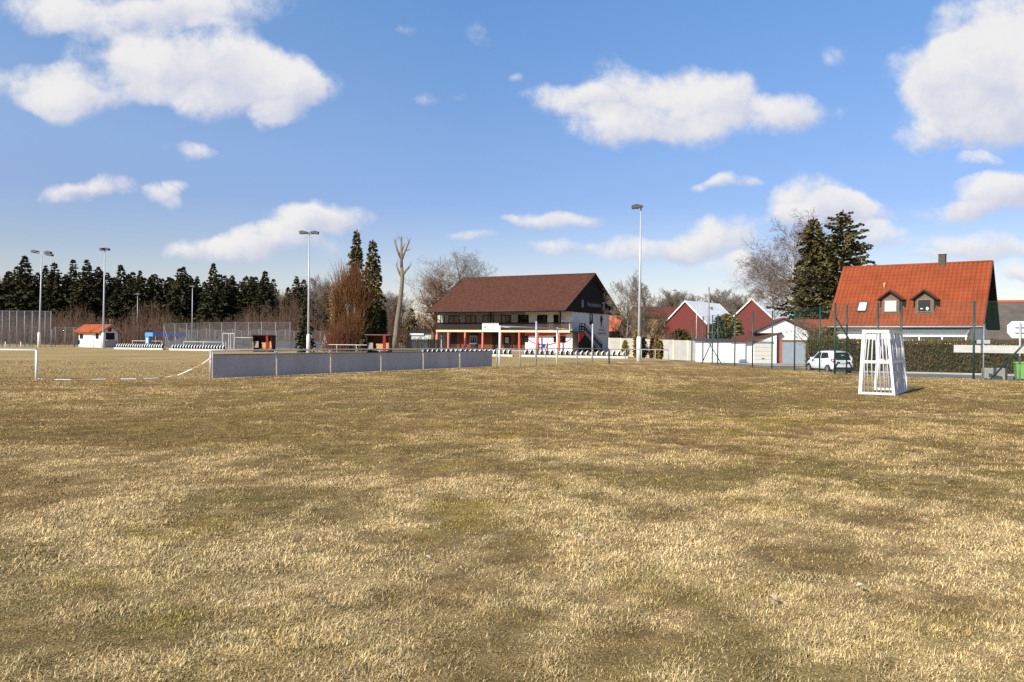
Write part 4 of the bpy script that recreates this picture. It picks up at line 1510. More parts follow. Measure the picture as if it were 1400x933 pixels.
for (px, dd, h_, lb) in ((733, 51.5, 2.8, 'plain grey steel post standing between the white goal posts'), (810, 60.5, 2.85, 'plain grey steel post in front of the clubhouse stairs')):
    p_ = at(px, dd)
    ps = thing('steel_post', lb, 'post', p_, 0, 'plain grey posts by the pitch')
    MB().tube([(0, 0, -.1), (0, 0, h_)], .06, 10, galv).build('shaft', ps)
    MB().tube([(0, 0, h_), (0, 0, h_ + .03)], .07, 10, darkmetal).build('cap', ps)

# ---- floodlight masts
def mast(px, dist, H, lamps, label, r0=.13, r1=.055, sleeve=True, lean=0.0, group='floodlight masts'):
    root = thing('floodlight_mast', label, 'floodlight', at(px, dist), 0, group)
    top = Vector((lean, 0, H))
    MB().tube([(0, 0, -.2), top * .5, top], [r0, (r0 + r1) / 2, r1], 10, mastwhite).build('pole', root)
    if sleeve:
        MB().tube([(0, 0, -.1), (0, 0, 1.75), (0, 0, 1.95)], [r0 * 1.45, r0 * 1.45, r0 * 1.02], 12, white).build('base_sleeve', root)
    xs = [l[0] for l in lamps]
    if len(lamps) > 1:
        MB().tube([top + Vector((min(xs) * .85, 0, -.1)), top + Vector((max(xs) * .85, 0, -.1))], .05, 8, mastwhite).build('crossarm', root)
    for (ox, oz, tw) in lamps:
        lm = MB()
        s_ = 1 if tw > 0 else -1
        c = top + Vector((ox, 0, oz))
        lm.prism([c + Vector((-.42 * s_, -.30, -.02)), c + Vector((.38 * s_, -.30, -.14)), c + Vector((.44 * s_, -.30, .10)), c + Vector((.1 * s_, -.30, .20)), c + Vector((-.40 * s_, -.30, .07))], (0, .60, 0), M('lamp_housing', (.10, .10, .105), .5, .15, 3))
        lo = lm.build('lamp_head', root)
        MB().prism([c + Vector((-.36 * s_, -.24, -.035)), c + Vector((.32 * s_, -.24, -.135)), c + Vector((.32 * s_, .24, -.135)), c + Vector((-.36 * s_, .24, -.035))], (0, 0, -.02), glass_pale).build('lamp_glass', lo)
        MB().tube([c + Vector((.3 * s_, 0, -.05)), top + Vector((ox * .8, 0, -.12))], .035, 6, darkmetal).build('bracket', lo)
    return root


mast(53.5, 104.5, 12.1, [(-.85, .12, -1), (.75, .0, 1), (.95, -.32, 1)], 'floodlight mast with three lamps behind the tall mesh fence', lean=.25)
mast(141, 100, 12.1, [(-.12, .0, -1), (.12, .02, 1)], 'floodlight mast in front of the orange-roofed hut', lean=.1)
mast(421.5, 82, 12.1, [(-.55, .0, -1), (.5, .0, 1)], 'floodlight mast with two lamps beside the small dark spruce', lean=0)
mast(873.5, 64.3, 12.1, [(-.28, .02, -1)], 'tallest floodlight mast, between clubhouse and barn-red house', lean=.05)
mast(262.5, 135, 9.8, [(0, .0, 1)], 'slim distant lamp post behind the second row of seats', .09, .05, False, group='slim lamp posts before the wood')
mast(187.5, 138, 8.6, [(0, .0, 1)], 'slim dark lamp post behind the first row of seats', .07, .04, False, group='slim lamp posts before the wood')

# ---- rows of bucket seats on a white plinth
seat_w = M('seat_white', (.72, .73, .73), .4, .04, 3, spec=.4)
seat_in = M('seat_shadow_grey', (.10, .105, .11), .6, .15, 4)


def seat_mesh():
    mb = MB()
    nu, nv = 12, 7
    # deep rounded shell, open towards the stand; white outside, inside coloured dark for shade
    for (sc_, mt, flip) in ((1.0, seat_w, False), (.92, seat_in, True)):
        vs_, fs = [], []
        for j in range(nv + 1):
            for i in range(nu + 1):
                th = math.pi * (i / nu)                       # left to right around the front
                ph = -0.50 * math.pi + (0.93 * math.pi) * j / nv  # bottom to top
                x = -math.cos(th) * math.cos(ph) * .215 * sc_
                y = -math.sin(th) * math.cos(ph) * .20 * sc_
                z = (math.sin(ph) * .24) * sc_ + .24
                if z > .24:
                    y += (z - .24) * .35
                    z = .24 + (z - .24) * 1.15
                vs_.append((x, y, z))
        for j in range(nv):
            for i in range(nu):
                a = j * (nu + 1) + i
                f = (a, a + 1, a + nu + 2, a + nu + 1)
                fs.append(f[::-1] if flip else f)
        mb.raw(vs_, fs, mt, True)
    mb.box(-.05, .05, -.05, .05, -.05, .03, darkmetal)
    return mb


_seat = None


def seat_row(label, pa, pb, n, hplinth=.20, turn=-82):
    global _seat
    pa, pb = Vector(pa), Vector(pb)
    d = pb - pa
    rz = math.atan2(d.y, d.x)
    root = thing('seat_row', label, 'seats', pa, rz, 'rows of white bucket seats')
    L = d.length
    MB().bevbox(-.15, L + .15, -.3, .22, -.05, hplinth, M('plinth_white', (.58, .56, .51), .8, .08, 2), .02).build('plinth', root)
    bk = MB().box(0, L, .12, .15, hplinth + .002, hplinth + .10, M('seat_rail_dark', (.04, .04, .045), .8, .1, 2))
    bk.build('rail', root)
    for k in range(n):
        if _seat is None:
            s_ = seat_mesh().build('seat', root)
            _seat = s_
        else:
            s_ = _seat.copy()
            col.objects.link(s_)
            s_.parent = root
        s_.location = (L * (k + .5) / n, 0, hplinth - .02)
        s_.rotation_euler = (R(-8), 0, R(turn))
    return root


def g0(px, d):
    p = at(px, d)
    return (p.x, p.y, p.z)


seat_row('row of white seats between the hut and the blue stand', g0(159.5, 97.5), g0(223.5, 95), 20)
seat_row('row of white seats ending behind the left end of the grey panels', g0(235, 93.5), g0(308, 90.5), 19)
seat_row('row of white seats showing above the grey panels and ending left of the red pillar', g0(577, 80.0), g0(700, 77.5), 19, turn=-108)
seat_row('row of white seats at the right, in front of the clubhouse gable', g0(716, 76.8), g0(857, 74.3), 20, turn=-112)

# ---- far rails behind the seats
for (xa, da, xb, db, h_, n_, lab) in ((181, 106, 221.5, 104, .95, 3, 'low pale rail behind the first row of seats and blue stand'), (251, 103, 305.5, 101, .92, 3, 'low pale rail behind the second row of seats'),
                                     (407, 90, 514, 88, .86, 5, 'long low pale rail behind the two-lamp mast'), (321, 108, 346, 107, 1.5, 2, 'short high rail left of the dark dugout')):
    pts = []
    for k in range(n_):
        f = k / (n_ - 1)
        p_ = at(xa + (xb - xa) * f, da + (db - da) * f)
        pts.append((p_.x, p_.y))
    barrier('handrail', lab, pts, h_, mat=M('pale_rail', (.55, .53, .50), .6, .08, 2), post_r=.035, rail_r=.04, group='low rails along the far touchline')

# ---- dugouts
def dugout(pxa, pxb, dist, ztop, label, roof_over, post_red):
    a_, b_ = at(pxa, dist), at(pxb, dist)
    wd = (b_ - a_).length
    root = thing('dugout', label, 'dugout', (a_.x, a_.y, 0), R(-6), 'team shelters on the far touchline')
    dk = M('dugout_brown', (.055, .018, .012), .7, .25, 2)
    rd = M('dugout_red', (.22, .012, .010), .55, .15, 2)
    MB().box(0, wd, 1.1, 1.16, 0, ztop - .1, dk).build('back_wall', root)
    for xx in (0, wd - .06):
        sd_ = MB()
        sd_.prism([(xx, .1, 0), (xx, 1.1, 0), (xx, 1.1, ztop - .1), (xx, .0, ztop - .02), (xx, -.02, ztop - .5), (xx, .25, .6)], (.06, 0, 0), dk)
        sd_.build('side_wall', root)
    MB().prism([(-.12, -.25, ztop), (wd + .12, -.25, ztop), (wd + .12, 1.3, ztop - .1), (-.12, 1.3, ztop - .1)], (0, 0, .07), wood_dark if not roof_over else M('dugout_roof', (.16, .13, .12), .8, .1, 2)).build('roof', root)
    MB().box(wd * .18, wd * .86, .72, 1.08, .32, .40, wood_pale).build('bench', root)
    MB().box(wd * .34, wd * .72, .68, .715, .42, 1.05, wood_pale).build('pale_board', root)
    if post_red:
        MB().box(wd * .74, wd * .86, -.2, -.08, 0, ztop - .005, rd).build('post', root)
    MB().box(.06, wd * .25, .3, .34, .45, 1.15, M('side_pane', (.30, .27, .24), .3, .2, 2)).build('pane', root)
    MB().box(wd * .80, wd - .07, .5, .54, .45, 1.15, wood_pale).build('side_board', root)


dugout(345.5, 372, 89, 1.78, 'dark brown dugout with flat roof, right of the mesh gate', False, True)
dugout(501, 533, 83, 1.92, 'dark red dugout with thin grey roof, left of the pollarded trunk', True, True)
# ---- blue stand by the first row of seats
bs_ = thing('blue_stand', 'light blue angular stand behind the first row of seats', 'stand', at(205, 101), R(-8))
lb_ = M('light_blue', (.10, .30, .58), .5, .08, 2)
MB().box(-.45, .05, -.3, .3, 0, 1.55, lb_).build('column', bs_)
MB().bevbox(-.48, .62, -.35, .35, 1.552, 2.02, lb_, .05).build('head', bs_)
MB().prism([(-.32, -.305, .75), (-.10, -.305, .75), (-.10, -.305, 1.35), (-.32, -.305, 1.35)], (0, -.01, 0), white).build('sticker', bs_)
nb_ = thing('windscreen', 'dark navy windscreen sheet stretched along the court fence behind the blue stand', 'windscreen', at(212.5, 111), R(-2))
navy = M('navy_sheet', (.012, .025, .12), .7, .15, 1.5)
L_ = (at(254, 111) - at(212.5, 111)).length
MB().box(0, L_, 0, .03, 1.55, 2.15, navy).build('sheet', nb_)
for k in range(4):
    MB().tube([(L_ * k / 3, .06, 0), (L_ * k / 3, .06, 2.2)], .03, 6, galv).build('post', nb_)


fence_post = M('fence_post_grey', (.25, .26, .27), .6, .12, 2, metal=.2)


# ---- mesh fences
def mesh_fence(name, label, pts, heights, mat_post, mat_wire, pitch=.05, wire=.0036, post_r=.035, sag_base=0.02, braces=(), group=None, post_tops=None, horiz=None):
    o = Vector((pts[0][0], pts[0][1], gz(*pts[0])))
    root = thing(name, label, 'fence', o, 0, group)
    wires = MB()
    for k, p in enumerate(pts):
        q = Vector((p[0], p[1], gz(*p))) - o
        MB().tube([q + Vector((0, 0, -.2)), q + Vector((0, 0, heights[k]))], post_r, 8, mat_post).build('post', root)
    for k in range(len(pts) - 1):
        a, b = (Vector((p[0], p[1], gz(*p))) - o for p in (pts[k], pts[k + 1]))
        ha_, hb_ = heights[k], heights[k + 1]
        L = (b - a).length
        nv = max(2, int(L / pitch))
        d = (b - a).normalized()
        for j in range(nv + 1):
            f = j / nv
            q = a.lerp(b, f)
            h = ha_ + (hb_ - ha_) * f - .03
            wires.face([q + Vector((0, 0, .03)) - d * wire / 2, q + Vector((0, 0, .03)) + d * wire / 2, q + Vector((0, 0, h)) + d * wire / 2, q + Vector((0, 0, h)) - d * wire / 2], mat_wire)
        nh = int(max(ha_, hb_) / (horiz or pitch))
        for j in range(nh + 1):
            f = j / nh
            za, zb = .03 + (ha_ - .06) * f, .03 + (hb_ - .06) * f
            t_ = wire / 2 if 0 < j < nh else wire * 1.6
            wires.face([a + Vector((0, 0, za - t_)), b + Vector((0, 0, zb - t_)), b + Vector((0, 0, zb + t_)), a + Vector((0, 0, za + t_))], mat_wire)
    wires.build('wire_mesh', root)
    for (k, base, ht) in braces:
        q = Vector((pts[k][0], pts[k][1], gz(*pts[k]))) - o
        bb = Vector((base[0], base[1], gz(*base))) - o
        MB().tube([bb + Vector((0, 0, -.1)), q + Vector((0, 0, ht))], post_r * .8, 8, mat_post).build('brace', root)
    return root


# ball-catch fence along the road
f1 = []
f1h = []
for (px, dd, topy) in ((946, 66.5, 438), (961, 64, 433), (974, 61, 431), (981.4, 58.5, 430), (1004.8, 55.0, 429), (1029, 52.2, 426), (1055.7, 49.6, 425), (1086.5, 47.2, 422), (1120.8, 45.2, 419.5), (1157.8, 43.2, 416.8)):
    p_ = at(px, dd)
    f1.append((p_.x, p_.y))
    f1h.append(zof(px, topy, dd) - p_.z)
bq = at(1004, 60)
mesh_fence('catch_fence', 'tall green ball-catch fence running along the road past the garages', f1, f1h, green_metal, green_wire, post_r=.042, braces=((1, (f1[1][0] + .9, f1[1][1] - 2.4), 2.3), (3, (f1[3][0] - .9, f1[3][1] + 1.2), 2.6)), group='green ball-catch fences')
f2, f2h = [], []
for (px, dd, topy) in ((1141.5, 42.0, 414), (1200, 41.3, 413.5), (1232, 40.8, 412.5), (1331.5, 38.6, 411.7), (1420, 36.6, 410)):
    p_ = at(px, dd)
    f2.append((p_.x, p_.y))
    f2h.append(zof(px, topy, dd) - p_.z)
e_ = at(1352, 38.2)
e0 = at(1176, 41.5)
mesh_fence('catch_fence', 'tall green ball-catch fence behind the handball goal', f2, f2h, green_metal, green_wire, post_r=.05, braces=((4, (e_.x, e_.y), zof(1420, 449, 36.6)), (0, (at(1192, 43.8).x, 43.8), 3.0)), group='green ball-catch fences')

# tall grey fence left, and the court fence behind the seats
f3, f3h = [], []
for px in (-30, -18, -7, 3, 13, 23, 33.5, 44, 61.5, 69.5):
    p_ = at(px, 108)
    f3.append((p_.x, p_.y))
    f3h.append(4.75)
mesh_fence('court_fence', 'tall grey mesh fence at the left edge of the pitch', f3, f3h, fence_post, grey_wire, pitch=.13, wire=.012, post_r=.05, group='grey mesh fences')
f3b, f3bh = [], []
for px in (71, 75.5, 89, 101, 115, 128):
    p_ = at(px, 112)
    f3b.append((p_.x, p_.y))
    f3bh.append(2.7 if px > 72 else 2.4)
mesh_fence('court_fence', 'lower grey mesh fence left of the hut', f3b, f3bh, fence_post, grey_wire, pitch=.16, wire=.010, post_r=.04, group='grey mesh fences')
f4, f4h = [], []
for (px, tp_) in ((224, 443), (239, 442.5), (255, 442), (271, 441.5), (286.7, 441), (303, 441), (321.5, 440.5), (339.7, 440.8), (357.5, 440.5), (376.5, 440.5), (396.5, 440.5)):
    p_ = at(px, 109)
    f4.append((p_.x, p_.y))
    f4h.append(zof(px, tp_, 109))
b4 = at(233.5, 107)
mesh_fence('court_fence', 'grey court fence with dark screens behind the second row of seats', f4, f4h, fence_post, grey_wire, pitch=.10, wire=.010, post_r=.04, braces=((0, (b4.x, b4.y), 2.9),), group='grey mesh fences')
f5, f5h = [], []
for k in range(22):
    px = 246 + k * 12.0
    p_ = at(px, 124)
    f5.append((p_.x, p_.y))
    f5h.append(2.55 if k % 3 else 2.8)
mesh_fence('court_fence', 'long low grey fence in front of the brushwood', f5, f5h, fence_post, grey_wire, pitch=.10, wire=.011, post_r=.035, group='grey mesh fences')
scr = thing('court_screen', 'slate grey court screens along the foot of the fence', 'screen', at(226, 116))
slate = M('slate_screen', (.085, .09, .105), .8, .15, .6)
for (xa, xb, zt_) in ((226, 268, 1.25), (269, 332, 1.15), (333, 344, .9), (373, 410, 1.0), (430, 444, 1.05)):
    pa_, pb_ = at(xa, 116) - scr.location, at(xb, 116) - scr.location
    MB().prism([pa_, pb_, pb_ + Vector((0, 0, zt_)), pa_ + Vector((0, 0, zt_))], (0, .04, 0), slate).build('panel', scr)
# gate frame in the court fence
gt_ = thing('court_gate', 'pale steel gate frame in the court fence left of the dark dugout', 'gate', at(304, 107.5))
w_g = (at(320.5, 107.5) - at(304, 107.5)).length
gmm = MB()
gmm.box(0, w_g, -.03, .03, 2.0, 2.08, M('pale_rail', (.55, .53, .50)))
for f in (.02, .28, .52, .68, .97):
    gmm.box(w_g * f - .03, w_g * f + .03, -.025, .025, 0, 1.998 if f != .28 else 1.2, M('pale_rail', (.55, .53, .50)))
gmm.build('frame', gt_)
MB().box(w_g * .24, w_g * .30, -.1, -.03, 1.0, 1.15, darkmetal).build('latch', gt_)
# swing frame behind the two-lamp mast
swf = thing('frame_stand', 'pale triangular steel frame behind the long low rail', 'frame', at(444, 112))
fm = MB()
for s_ in (-1, 1):
    fm.tube([(s_ * .55, 0, 0), (0, 0, 1.9)], .04, 6, M('pale_rail', (.55, .53, .50)))
fm.tube([(0, 0, 0), (0, 0, 2.2)], .035, 6, M('pale_rail', (.55, .53, .50)))
fm.build('frame', swf)
# small bins left of the hut
for (px, dd, zz, lb, c_) in ((44, 110, .95, 'dark green bin behind the tall mesh fence', (.012, .07, .05)), (105, 106, .95, 'dark bin on a post left of the hut', (.02, .045, .045))):
    bn_ = thing('waste_bin', lb, 'bin', at(px, dd), 0, 'dark bins along the far touchline')
    MB().bevbox(-.28, .28, -.25, .25, .45, .45 + zz * .55, M('bin_%d' % px, c_, .6, .15, 3), .04).build('body', bn_)
    MB().box(-.34, -.285, -.05, .05, 0, 1.1, darkmetal).build('post', bn_)
for (px, dd) in ((7.3, 101.5), (28.5, 101.5)):
    sp_ = thing('marker_post', 'short white post before the tall mesh fence' + (', nearer the floodlight mast' if px > 20 else ', farther left'), 'post', at(px, dd), 0, 'short white posts at the left')
    MB().tube([(0, 0, -.1), (0, 0, .72)], .05, 8, white).build('shaft', sp_)

# ---- handball goal on the lawn (turned side-on)
hg0 = G(1176, 538.5)
hq = Vector((hg0.x, hg0.y, gz(hg0.x, hg0.y)))
hbk = math.atan2(.84, .54)
hgo = thing('handball_goal', 'white steel handball goal standing side-on on the lawn', 'goal', hq, hbk)
# local x runs along the mouth (away from the viewer), -y to the back of the goal (towards the right)
LM, HG, DB, DT = 3.0, 2.08, 1.0, .80
steel_w = M('goal_white', (.76, .76, .73), .45, .06, 3)
fm = MB()
for xx in (0, LM):
    fm.bar((xx, 0, 0), (xx, -.10, HG), .10, .10, steel_w, up=(1, 0, 0))
fm.bar((.05, -.10, HG - .05), (LM - .05, -.10, HG - .05), .10, .098, steel_w)
fm.build('mouth_frame', hgo)
for xx in (0.0, LM):
    sdm = MB()
    sdm.bar((xx, -DB, 0), (xx, -DT, HG - .02), .08, .08, steel_w, up=(1, 0, 0))
    sdm.bar((xx, -.15, HG - .05), (xx, -DT, HG - .05), .08, .09, steel_w)
    sdm.bar((xx, -.05, .04), (xx, -DB, .04), .08, .07, steel_w)
    sdm.bar((xx, -.10, HG * .505), (xx, -(DB + DT) / 2, HG * .505), .07, .085, steel_w)
    sdm.build('side_frame', hgo)
bkm = MB()
for (yy, zz) in ((-DB, .04), (-(DB + DT) / 2, HG * .505), (-DT, HG - .05)):
    bkm.bar((.04, yy, zz), (LM - .04, yy, zz), .07, .09, steel_w)
bkm.build('back_frame', hgo)
rnd = random.Random(9)
strap = M('strap_white', (.50, .50, .50), .7, .08, 3)
for xx in (0.0, LM):
    for k in range(7):
        f = (k + 1) / 8
        j1, j2 = rnd.uniform(-.03, .03), rnd.uniform(-.03, .03)
        MB().tube([(xx, -DB * f, .05), (xx + j1, -(DB + DT) / 2 * f + j2, HG * .5), (xx, -.1 - (DT - .1) * f, HG - .08)], .022, 5, strap).build('side_strap', hgo)
for k in range(22):
    x1 = .12 + (LM - .24) * k / 21
    for (y0, z0, y1, z1) in ((-DB, .05, -(DB + DT) / 2, HG * .49), (-(DB + DT) / 2, HG * .52, -DT, HG - .09)):
        sk = rnd.uniform(.05, .34)
        x2 = max(.06, min(LM - .06, x1 - sk))
        ym_, zm_ = (y0 + y1) / 2 - .03, (z0 + z1) / 2
        MB().bar((x1, y0, z0), ((x1 + x2) / 2, ym_, zm_), .095, .012, strap, up=(0, -1, .3)).bar(((x1 + x2) / 2, ym_, zm_), (x2, y1, z1), .095, .012, strap, up=(0, -1, .3)).build('back_strap', hgo)

# ---- basketball corner at the right edge
bh = at(1394.5, 39.6)
hoop = thing('basketball_hoop', 'basketball stand with white octagonal backboard seen from behind', 'hoop', bh, R(-20))
s_ = 39.6 / F_PX
zc_ = zof(1396, 451, 39.6) - bh.z
bb = MB()
hw_, hh_ = .62, .41
ch_ = .2
bb.prism([(-hw_ + ch_ + .1, .12, zc_ - hh_), (hw_ - ch_ + .1, .12, zc_ - hh_), (hw_ + .1, .12, zc_ - hh_ + ch_ * 1.3), (hw_ + .1, .12, zc_ + hh_ - ch_), (hw_ - ch_ + .1, .12, zc_ + hh_), (-hw_ + ch_ + .1, .12, zc_ + hh_), (-hw_ + .1, .12, zc_ + hh_ - ch_), (-hw_ + .1, .12, zc_ - hh_ + ch_ * 1.3)], (0, .04, 0), M('backboard', (.82, .82, .81), .5, .03, 2))
bb.build('backboard', hoop)
MB().tube([(0, 0, -.1), (0, 0, zc_ + hh_ - .05)], .045, 8, galv).build('pole', hoop)
br = MB()
for zz in (zc_ + .12, zc_ - .14):
    br.box(-.2, .32, .05, .115, zz - .015, zz + .015, galv)
br.build('bracket', hoop)
rm = MB()
rm.tube([(.1 + .22 * math.cos(t_), .45 + .22 * math.sin(t_), zc_ - .25) for t_ in np.linspace(0, 2 * math.pi, 17)], .012, 5, M('rim_orange', (.5, .12, .03), .5, .1, 2))
rm.build('rim', hoop)

pb1, pb2 = at(1304, 40.4), at(1440, 38.2)
pbd = pb2 - pb1
bd = thing('long_board', 'long weathered white board carried on grey posts behind the green fence', 'board', (pb1.x, pb1.y, pb1.z), math.atan2(pbd.y, pbd.x))
Lb = math.hypot(pbd.x, pbd.y)
zb1, zb2 = zof(1304, 482, 40.4) - pb1.z, zof(1304, 471.8, 40.4) - pb1.z
wh_w = M('weathered_white', (.58, .57, .53), .8, .12, 2.2, stretch=(.5, 1, 3), detail=8)
MB().box(0, Lb, -.03, .03, zb1, zb2, wh_w).build('plank', bd)
q = (at(1344.5, 39.8) - pb1)
xo = math.hypot(q.x, q.y)
zp = zof(1344.5, 444, 39.8) - pb1.z
MB().tube([(xo, .07, -.3), (xo, .07, zp)], .04, 8, galv).build('post', bd)
MB().tube([(Lb - .2, .07, -.3), (Lb - .2, .07, zb2)], .04, 8, galv).build('post', bd)
MB().box(xo - .28, xo + .28, .02, .06, zof(1344, 470, 39.8) - pb1.z, zof(1344, 465, 39.8) - pb1.z, galv).build('small_plate', bd)

cb = at(1347, 41.8)
blk = thing('concrete_block', 'grey concrete trough under the long white board', 'block', cb, R(-10))
MB().bevbox(0, .98, 0, .5, -.1, zof(1360, 503.5, 41.8) - cb.z, M('block_grey', (.34, .33, .30), .9, .15, 2, bump=.3), .04).build('body', blk)
MB().box(.99, 1.05, -.03, .53, -.1, zof(1360, 502.5, 41.8) - cb.z, darkmetal).build('end_plate', blk)
gbp = at(1400, 46.5)
gbin = thing('wheelie_bin', 'bright green wheelie bin by the hedge', 'bin', gbp, R(-20))
lime = M('lime_plastic', (.17, .40, .07), .45, .08, 3)
wb = MB()
wb.prism([(-.38, -.3, .12), (.38, -.3, .12), (.44, -.34, .98), (-.44, -.34, .98)], (0, .66, 0), lime)
wb.build('body', gbin)
MB().bevbox(-.48, .48, -.38, .38, .985, 1.07, M('lime_lid', (.17, .44, .05), .45, .08, 3), .03).build('lid', gbin)
for s_ in (-1, 1):
    MB().tube([(s_ * .42, .30, .11), (s_ * .36, .30, .11)], .11, 10, rubber).build('wheel', gbin)

# tall lattice pole and street lamp between the houses
up_ = thing('utility_pole', 'grey utility pole before the pale roof of the first barn-red house', 'pole', at(968.5, 92))
MB().tube([(0, 0, -.4), (0, 0, zof(969, 398, 92) + .4)], [.13, .10], 8, M('pole_grey', (.27, .26, .25), .9, .2, 3)).build('shaft', up_)
MB().tube([(0, 0, zof(969, 398, 92) + .4), (0, 0, zof(969, 398, 92) + .75)], .05, 6, darkmetal).build('insulator', up_)
st_ = thing('street_lamp', 'thin street lamp with long arm before the barn-red gable', 'street lamp', at(952, 96))
ztop = zof(952, 404, 96)
MB().tube([(0, 0, -.4), (0, 0, ztop)], [.06, .045], 8, galv).build('pole', st_)
MB().tube([(0, 0, ztop), (-1.2, 0, ztop + .4), (-2.4, 0, ztop + .75)], .035, 6, galv).build('arm', st_)
MB().tube([(-2.4, 0, ztop + .73), (-3.0, 0, ztop + .88)], [.05, .09], 8, galv).build('lamp_head', st_)

# ================================================================ CAR
def build_car():
    """small white five-door hatchback; x to the front, y to its left, origin at the centre of the ground"""
    cp = P(1153, 470, 53.6)
    hd = R(90 + 9.5)
    cx, cy = cp.x + math.cos(hd) * 1.70, 53.6 + math.sin(hd) * 1.70
    root = thing('parked_car', 'small white hatchback with black tailgate parked beside the hedge', 'car', (cx, cy, gz(cx, cy) + .03), hd)
    body_m = M('car_white', (.80, .80, .80), .22, .02, 1, spec=.6)
    blk = M('car_black', (.012, .012, .013), .25, .2, 2, spec=.6)
    # stations along x: (x, z_low, z_belt, z_roof or None, half width low, half width belt, half width roof)
    S = [(-1.72, .42, .78, .80, .55, .60, .52), (-1.69, .30, .90, .96, .70, .72, .58), (-1.58, .24, .98, 1.22, .77, .78, .56), (-1.40, .22, .98, 1.40, .79, .80, .56),
         (-1.10, .20, .96, 1.46, .80, .81, .57), (-.6, .20, .93, 1.475, .80, .81, .58), (0, .20, .90, 1.475, .80, .81, .58), (.4, .20, .89, 1.42, .80, .81, .56),
         (.75, .20, .88, 1.22, .80, .80, .53), (1.05, .21, .87, .96, .79, .79, .52), (1.35, .23, .80, .83, .77, .76, .50), (1.60, .26, .68, .72, .70, .69, .46), (1.73, .34, .54, .57, .52, .52, .36)]
    vs_, fs = [], []
    for (x, zl, zb, zr_, wl_, wb, wr) in S:
        zm = (zl + zb) / 2
        half = [(wl_ * .86, zl), (wl_, zl + .09), (wl_ * 1.02, zm), (wb, zb - .06), (wb * .97, zb), ((wb + wr) / 2 + .02, (zb + zr_) / 2), (wr + .03, zr_ - .05), (wr - .06, zr_ - .005), (0, zr_ + .018)]
        ring = [(x, y, z) for (y, z) in half] + [(x, -y, z) for (y, z) in half[-2::-1]]
        vs_ += ring
    nr = 17
    for i in range(len(S) - 1):
        for k in range(nr - 1):
            a = i * nr + k
            fs.append((a, a + nr, a + nr + 1, a + 1))
        fs.append((i * nr + nr - 1, (i + 1) * nr + nr - 1, (i + 1) * nr, i * nr))
    fs.append(tuple(range(nr)))
    e = (len(S) - 1) * nr
    fs.append(tuple(range(e + nr - 1, e - 1, -1)))
    bo = MB().raw(vs_, fs, body_m, True).build('body', root)

    def side_pt(x, t, s):
        """point on the flank between belt (t=0) and roof edge (t=1)"""
        for i in range(len(S) - 1):
            if S[i][0] <= x <= S[i + 1][0]:
                f = (x - S[i][0]) / (S[i + 1][0] - S[i][0])
                q = [S[i][k] * (1 - f) + S[i + 1][k] * f for k in range(7)]
                break
        zb, zr_, wb, wr = q[2], q[3], q[5], q[6]
        pts = [(wb * .97, zb), ((wb + wr) / 2 + .02, (zb + zr_) / 2), (wr + .03, zr_ - .05)]
        if t < .5:
            f = t * 2
            y, z = pts[0][0] * (1 - f) + pts[1][0] * f, pts[0][1] * (1 - f) + pts[1][1] * f
        else:
            f = t * 2 - 1
            y, z = pts[1][0] * (1 - f) + pts[2][0] * f, pts[1][1] * (1 - f) + pts[2][1] * f
        return Vector((x, s * (y + .012), z + .002))
    gl = M('car_glass', (.010, .012, .014), .12, .1, 1, spec=.3)
    for s in (-1, 1):
        for (xa, xb, xc, xd, t1) in ((-1.28, -.98, -.30, -.30, .86), (-.22, -.22, .62, .28, .86)):
            # lower edge from xa to xc, upper edge from xb to xd
            n_ = 6
            lo = [side_pt(xa + (xc - xa) * k / n_, .10, s) for k in range(n_ + 1)]
            mi = [side_pt((xa + xb) / 2 + ((xc + xd) / 2 - (xa + xb) / 2) * k / n_, .5, s) for k in range(n_ + 1)]
            hi = [side_pt(xb + (xd - xb) * k / n_, t1, s) for k in range(n_ + 1)]
            mb = MB()
            for k in range(n_):
                for (p, q) in ((lo, mi), (mi, hi)):
                    f = [p[k], p[k + 1], q[k + 1], q[k]]
                    mb.face(f[::s], gl, True)
            mb.build('side_window', root)
        dh = MB()
        for xx in (-.55, .35):
            dh.box(xx, xx + .16, s * .808 - .012, s * .808 + .012, .78, .81, blk)
        dh.build('door_handle', root)
        sl_ = MB().box(-.95, .92, s * .795 - .02, s * .795 + .02, .21, .29, blk)
        for xx in (-.26, .66):
            sl_.box(xx, xx + .012, s * .812 - .012, s * .812 + .006, .30, .88, M('shut_line', (.12, .12, .12)))
        sl_.build('side_sill', root)
        MB().box(.48, .64, s * .93 - .09, s * .93 + .09, .90, 1.04, body_m).build('wing_mirror', root)
        MB().prism([(-1.735, s * .56, .70), (-1.70, s * .70, .72), (-1.58, s * .775, .80), (-1.56, s * .775, .98), (-1.68, s * .66, .98)], (-.012, s * .012, 0), M('tail_light', (.22, .012, .012), .25, .1, 3)).build('tail_light', root)
        MB().prism([(1.735, s * .36, .56), (1.64, s * .60, .60), (1.60, s * .66, .72), (1.66, s * .44, .66)], (.012, s * .012, .01), glass_pale).build('headlight', root)
        for xx in (-1.17, 1.17):
            wh = MB()
            wh.tube([(xx, s * .66, .29), (xx, s * .815, .29)], .29, 20, rubber)
            wo_ = wh.build('wheel', root)
            rmb = MB()
            rmb.tube([(xx, s * .816, .29), (xx, s * .822, .29)], .19, 16, M('rim_grey', (.10, .10, .11), .35, .2, 3))
            for k in range(5):
                a_ = k * 2 * math.pi / 5
                rmb.bar((xx, s * .828, .29), (xx + .18 * math.cos(a_), s * .828, .29 + .18 * math.sin(a_)), .05, .01, M('spoke_grey', (.28, .28, .29), .4, .1, 3), up=(0, 1, 0))
            rmb.build('rim', wo_)
            arch = MB()
            aa = [(xx + .345 * math.cos(t_), s * .807, .29 + .345 * math.sin(t_)) for t_ in np.linspace(-.25, math.pi + .25, 18)]
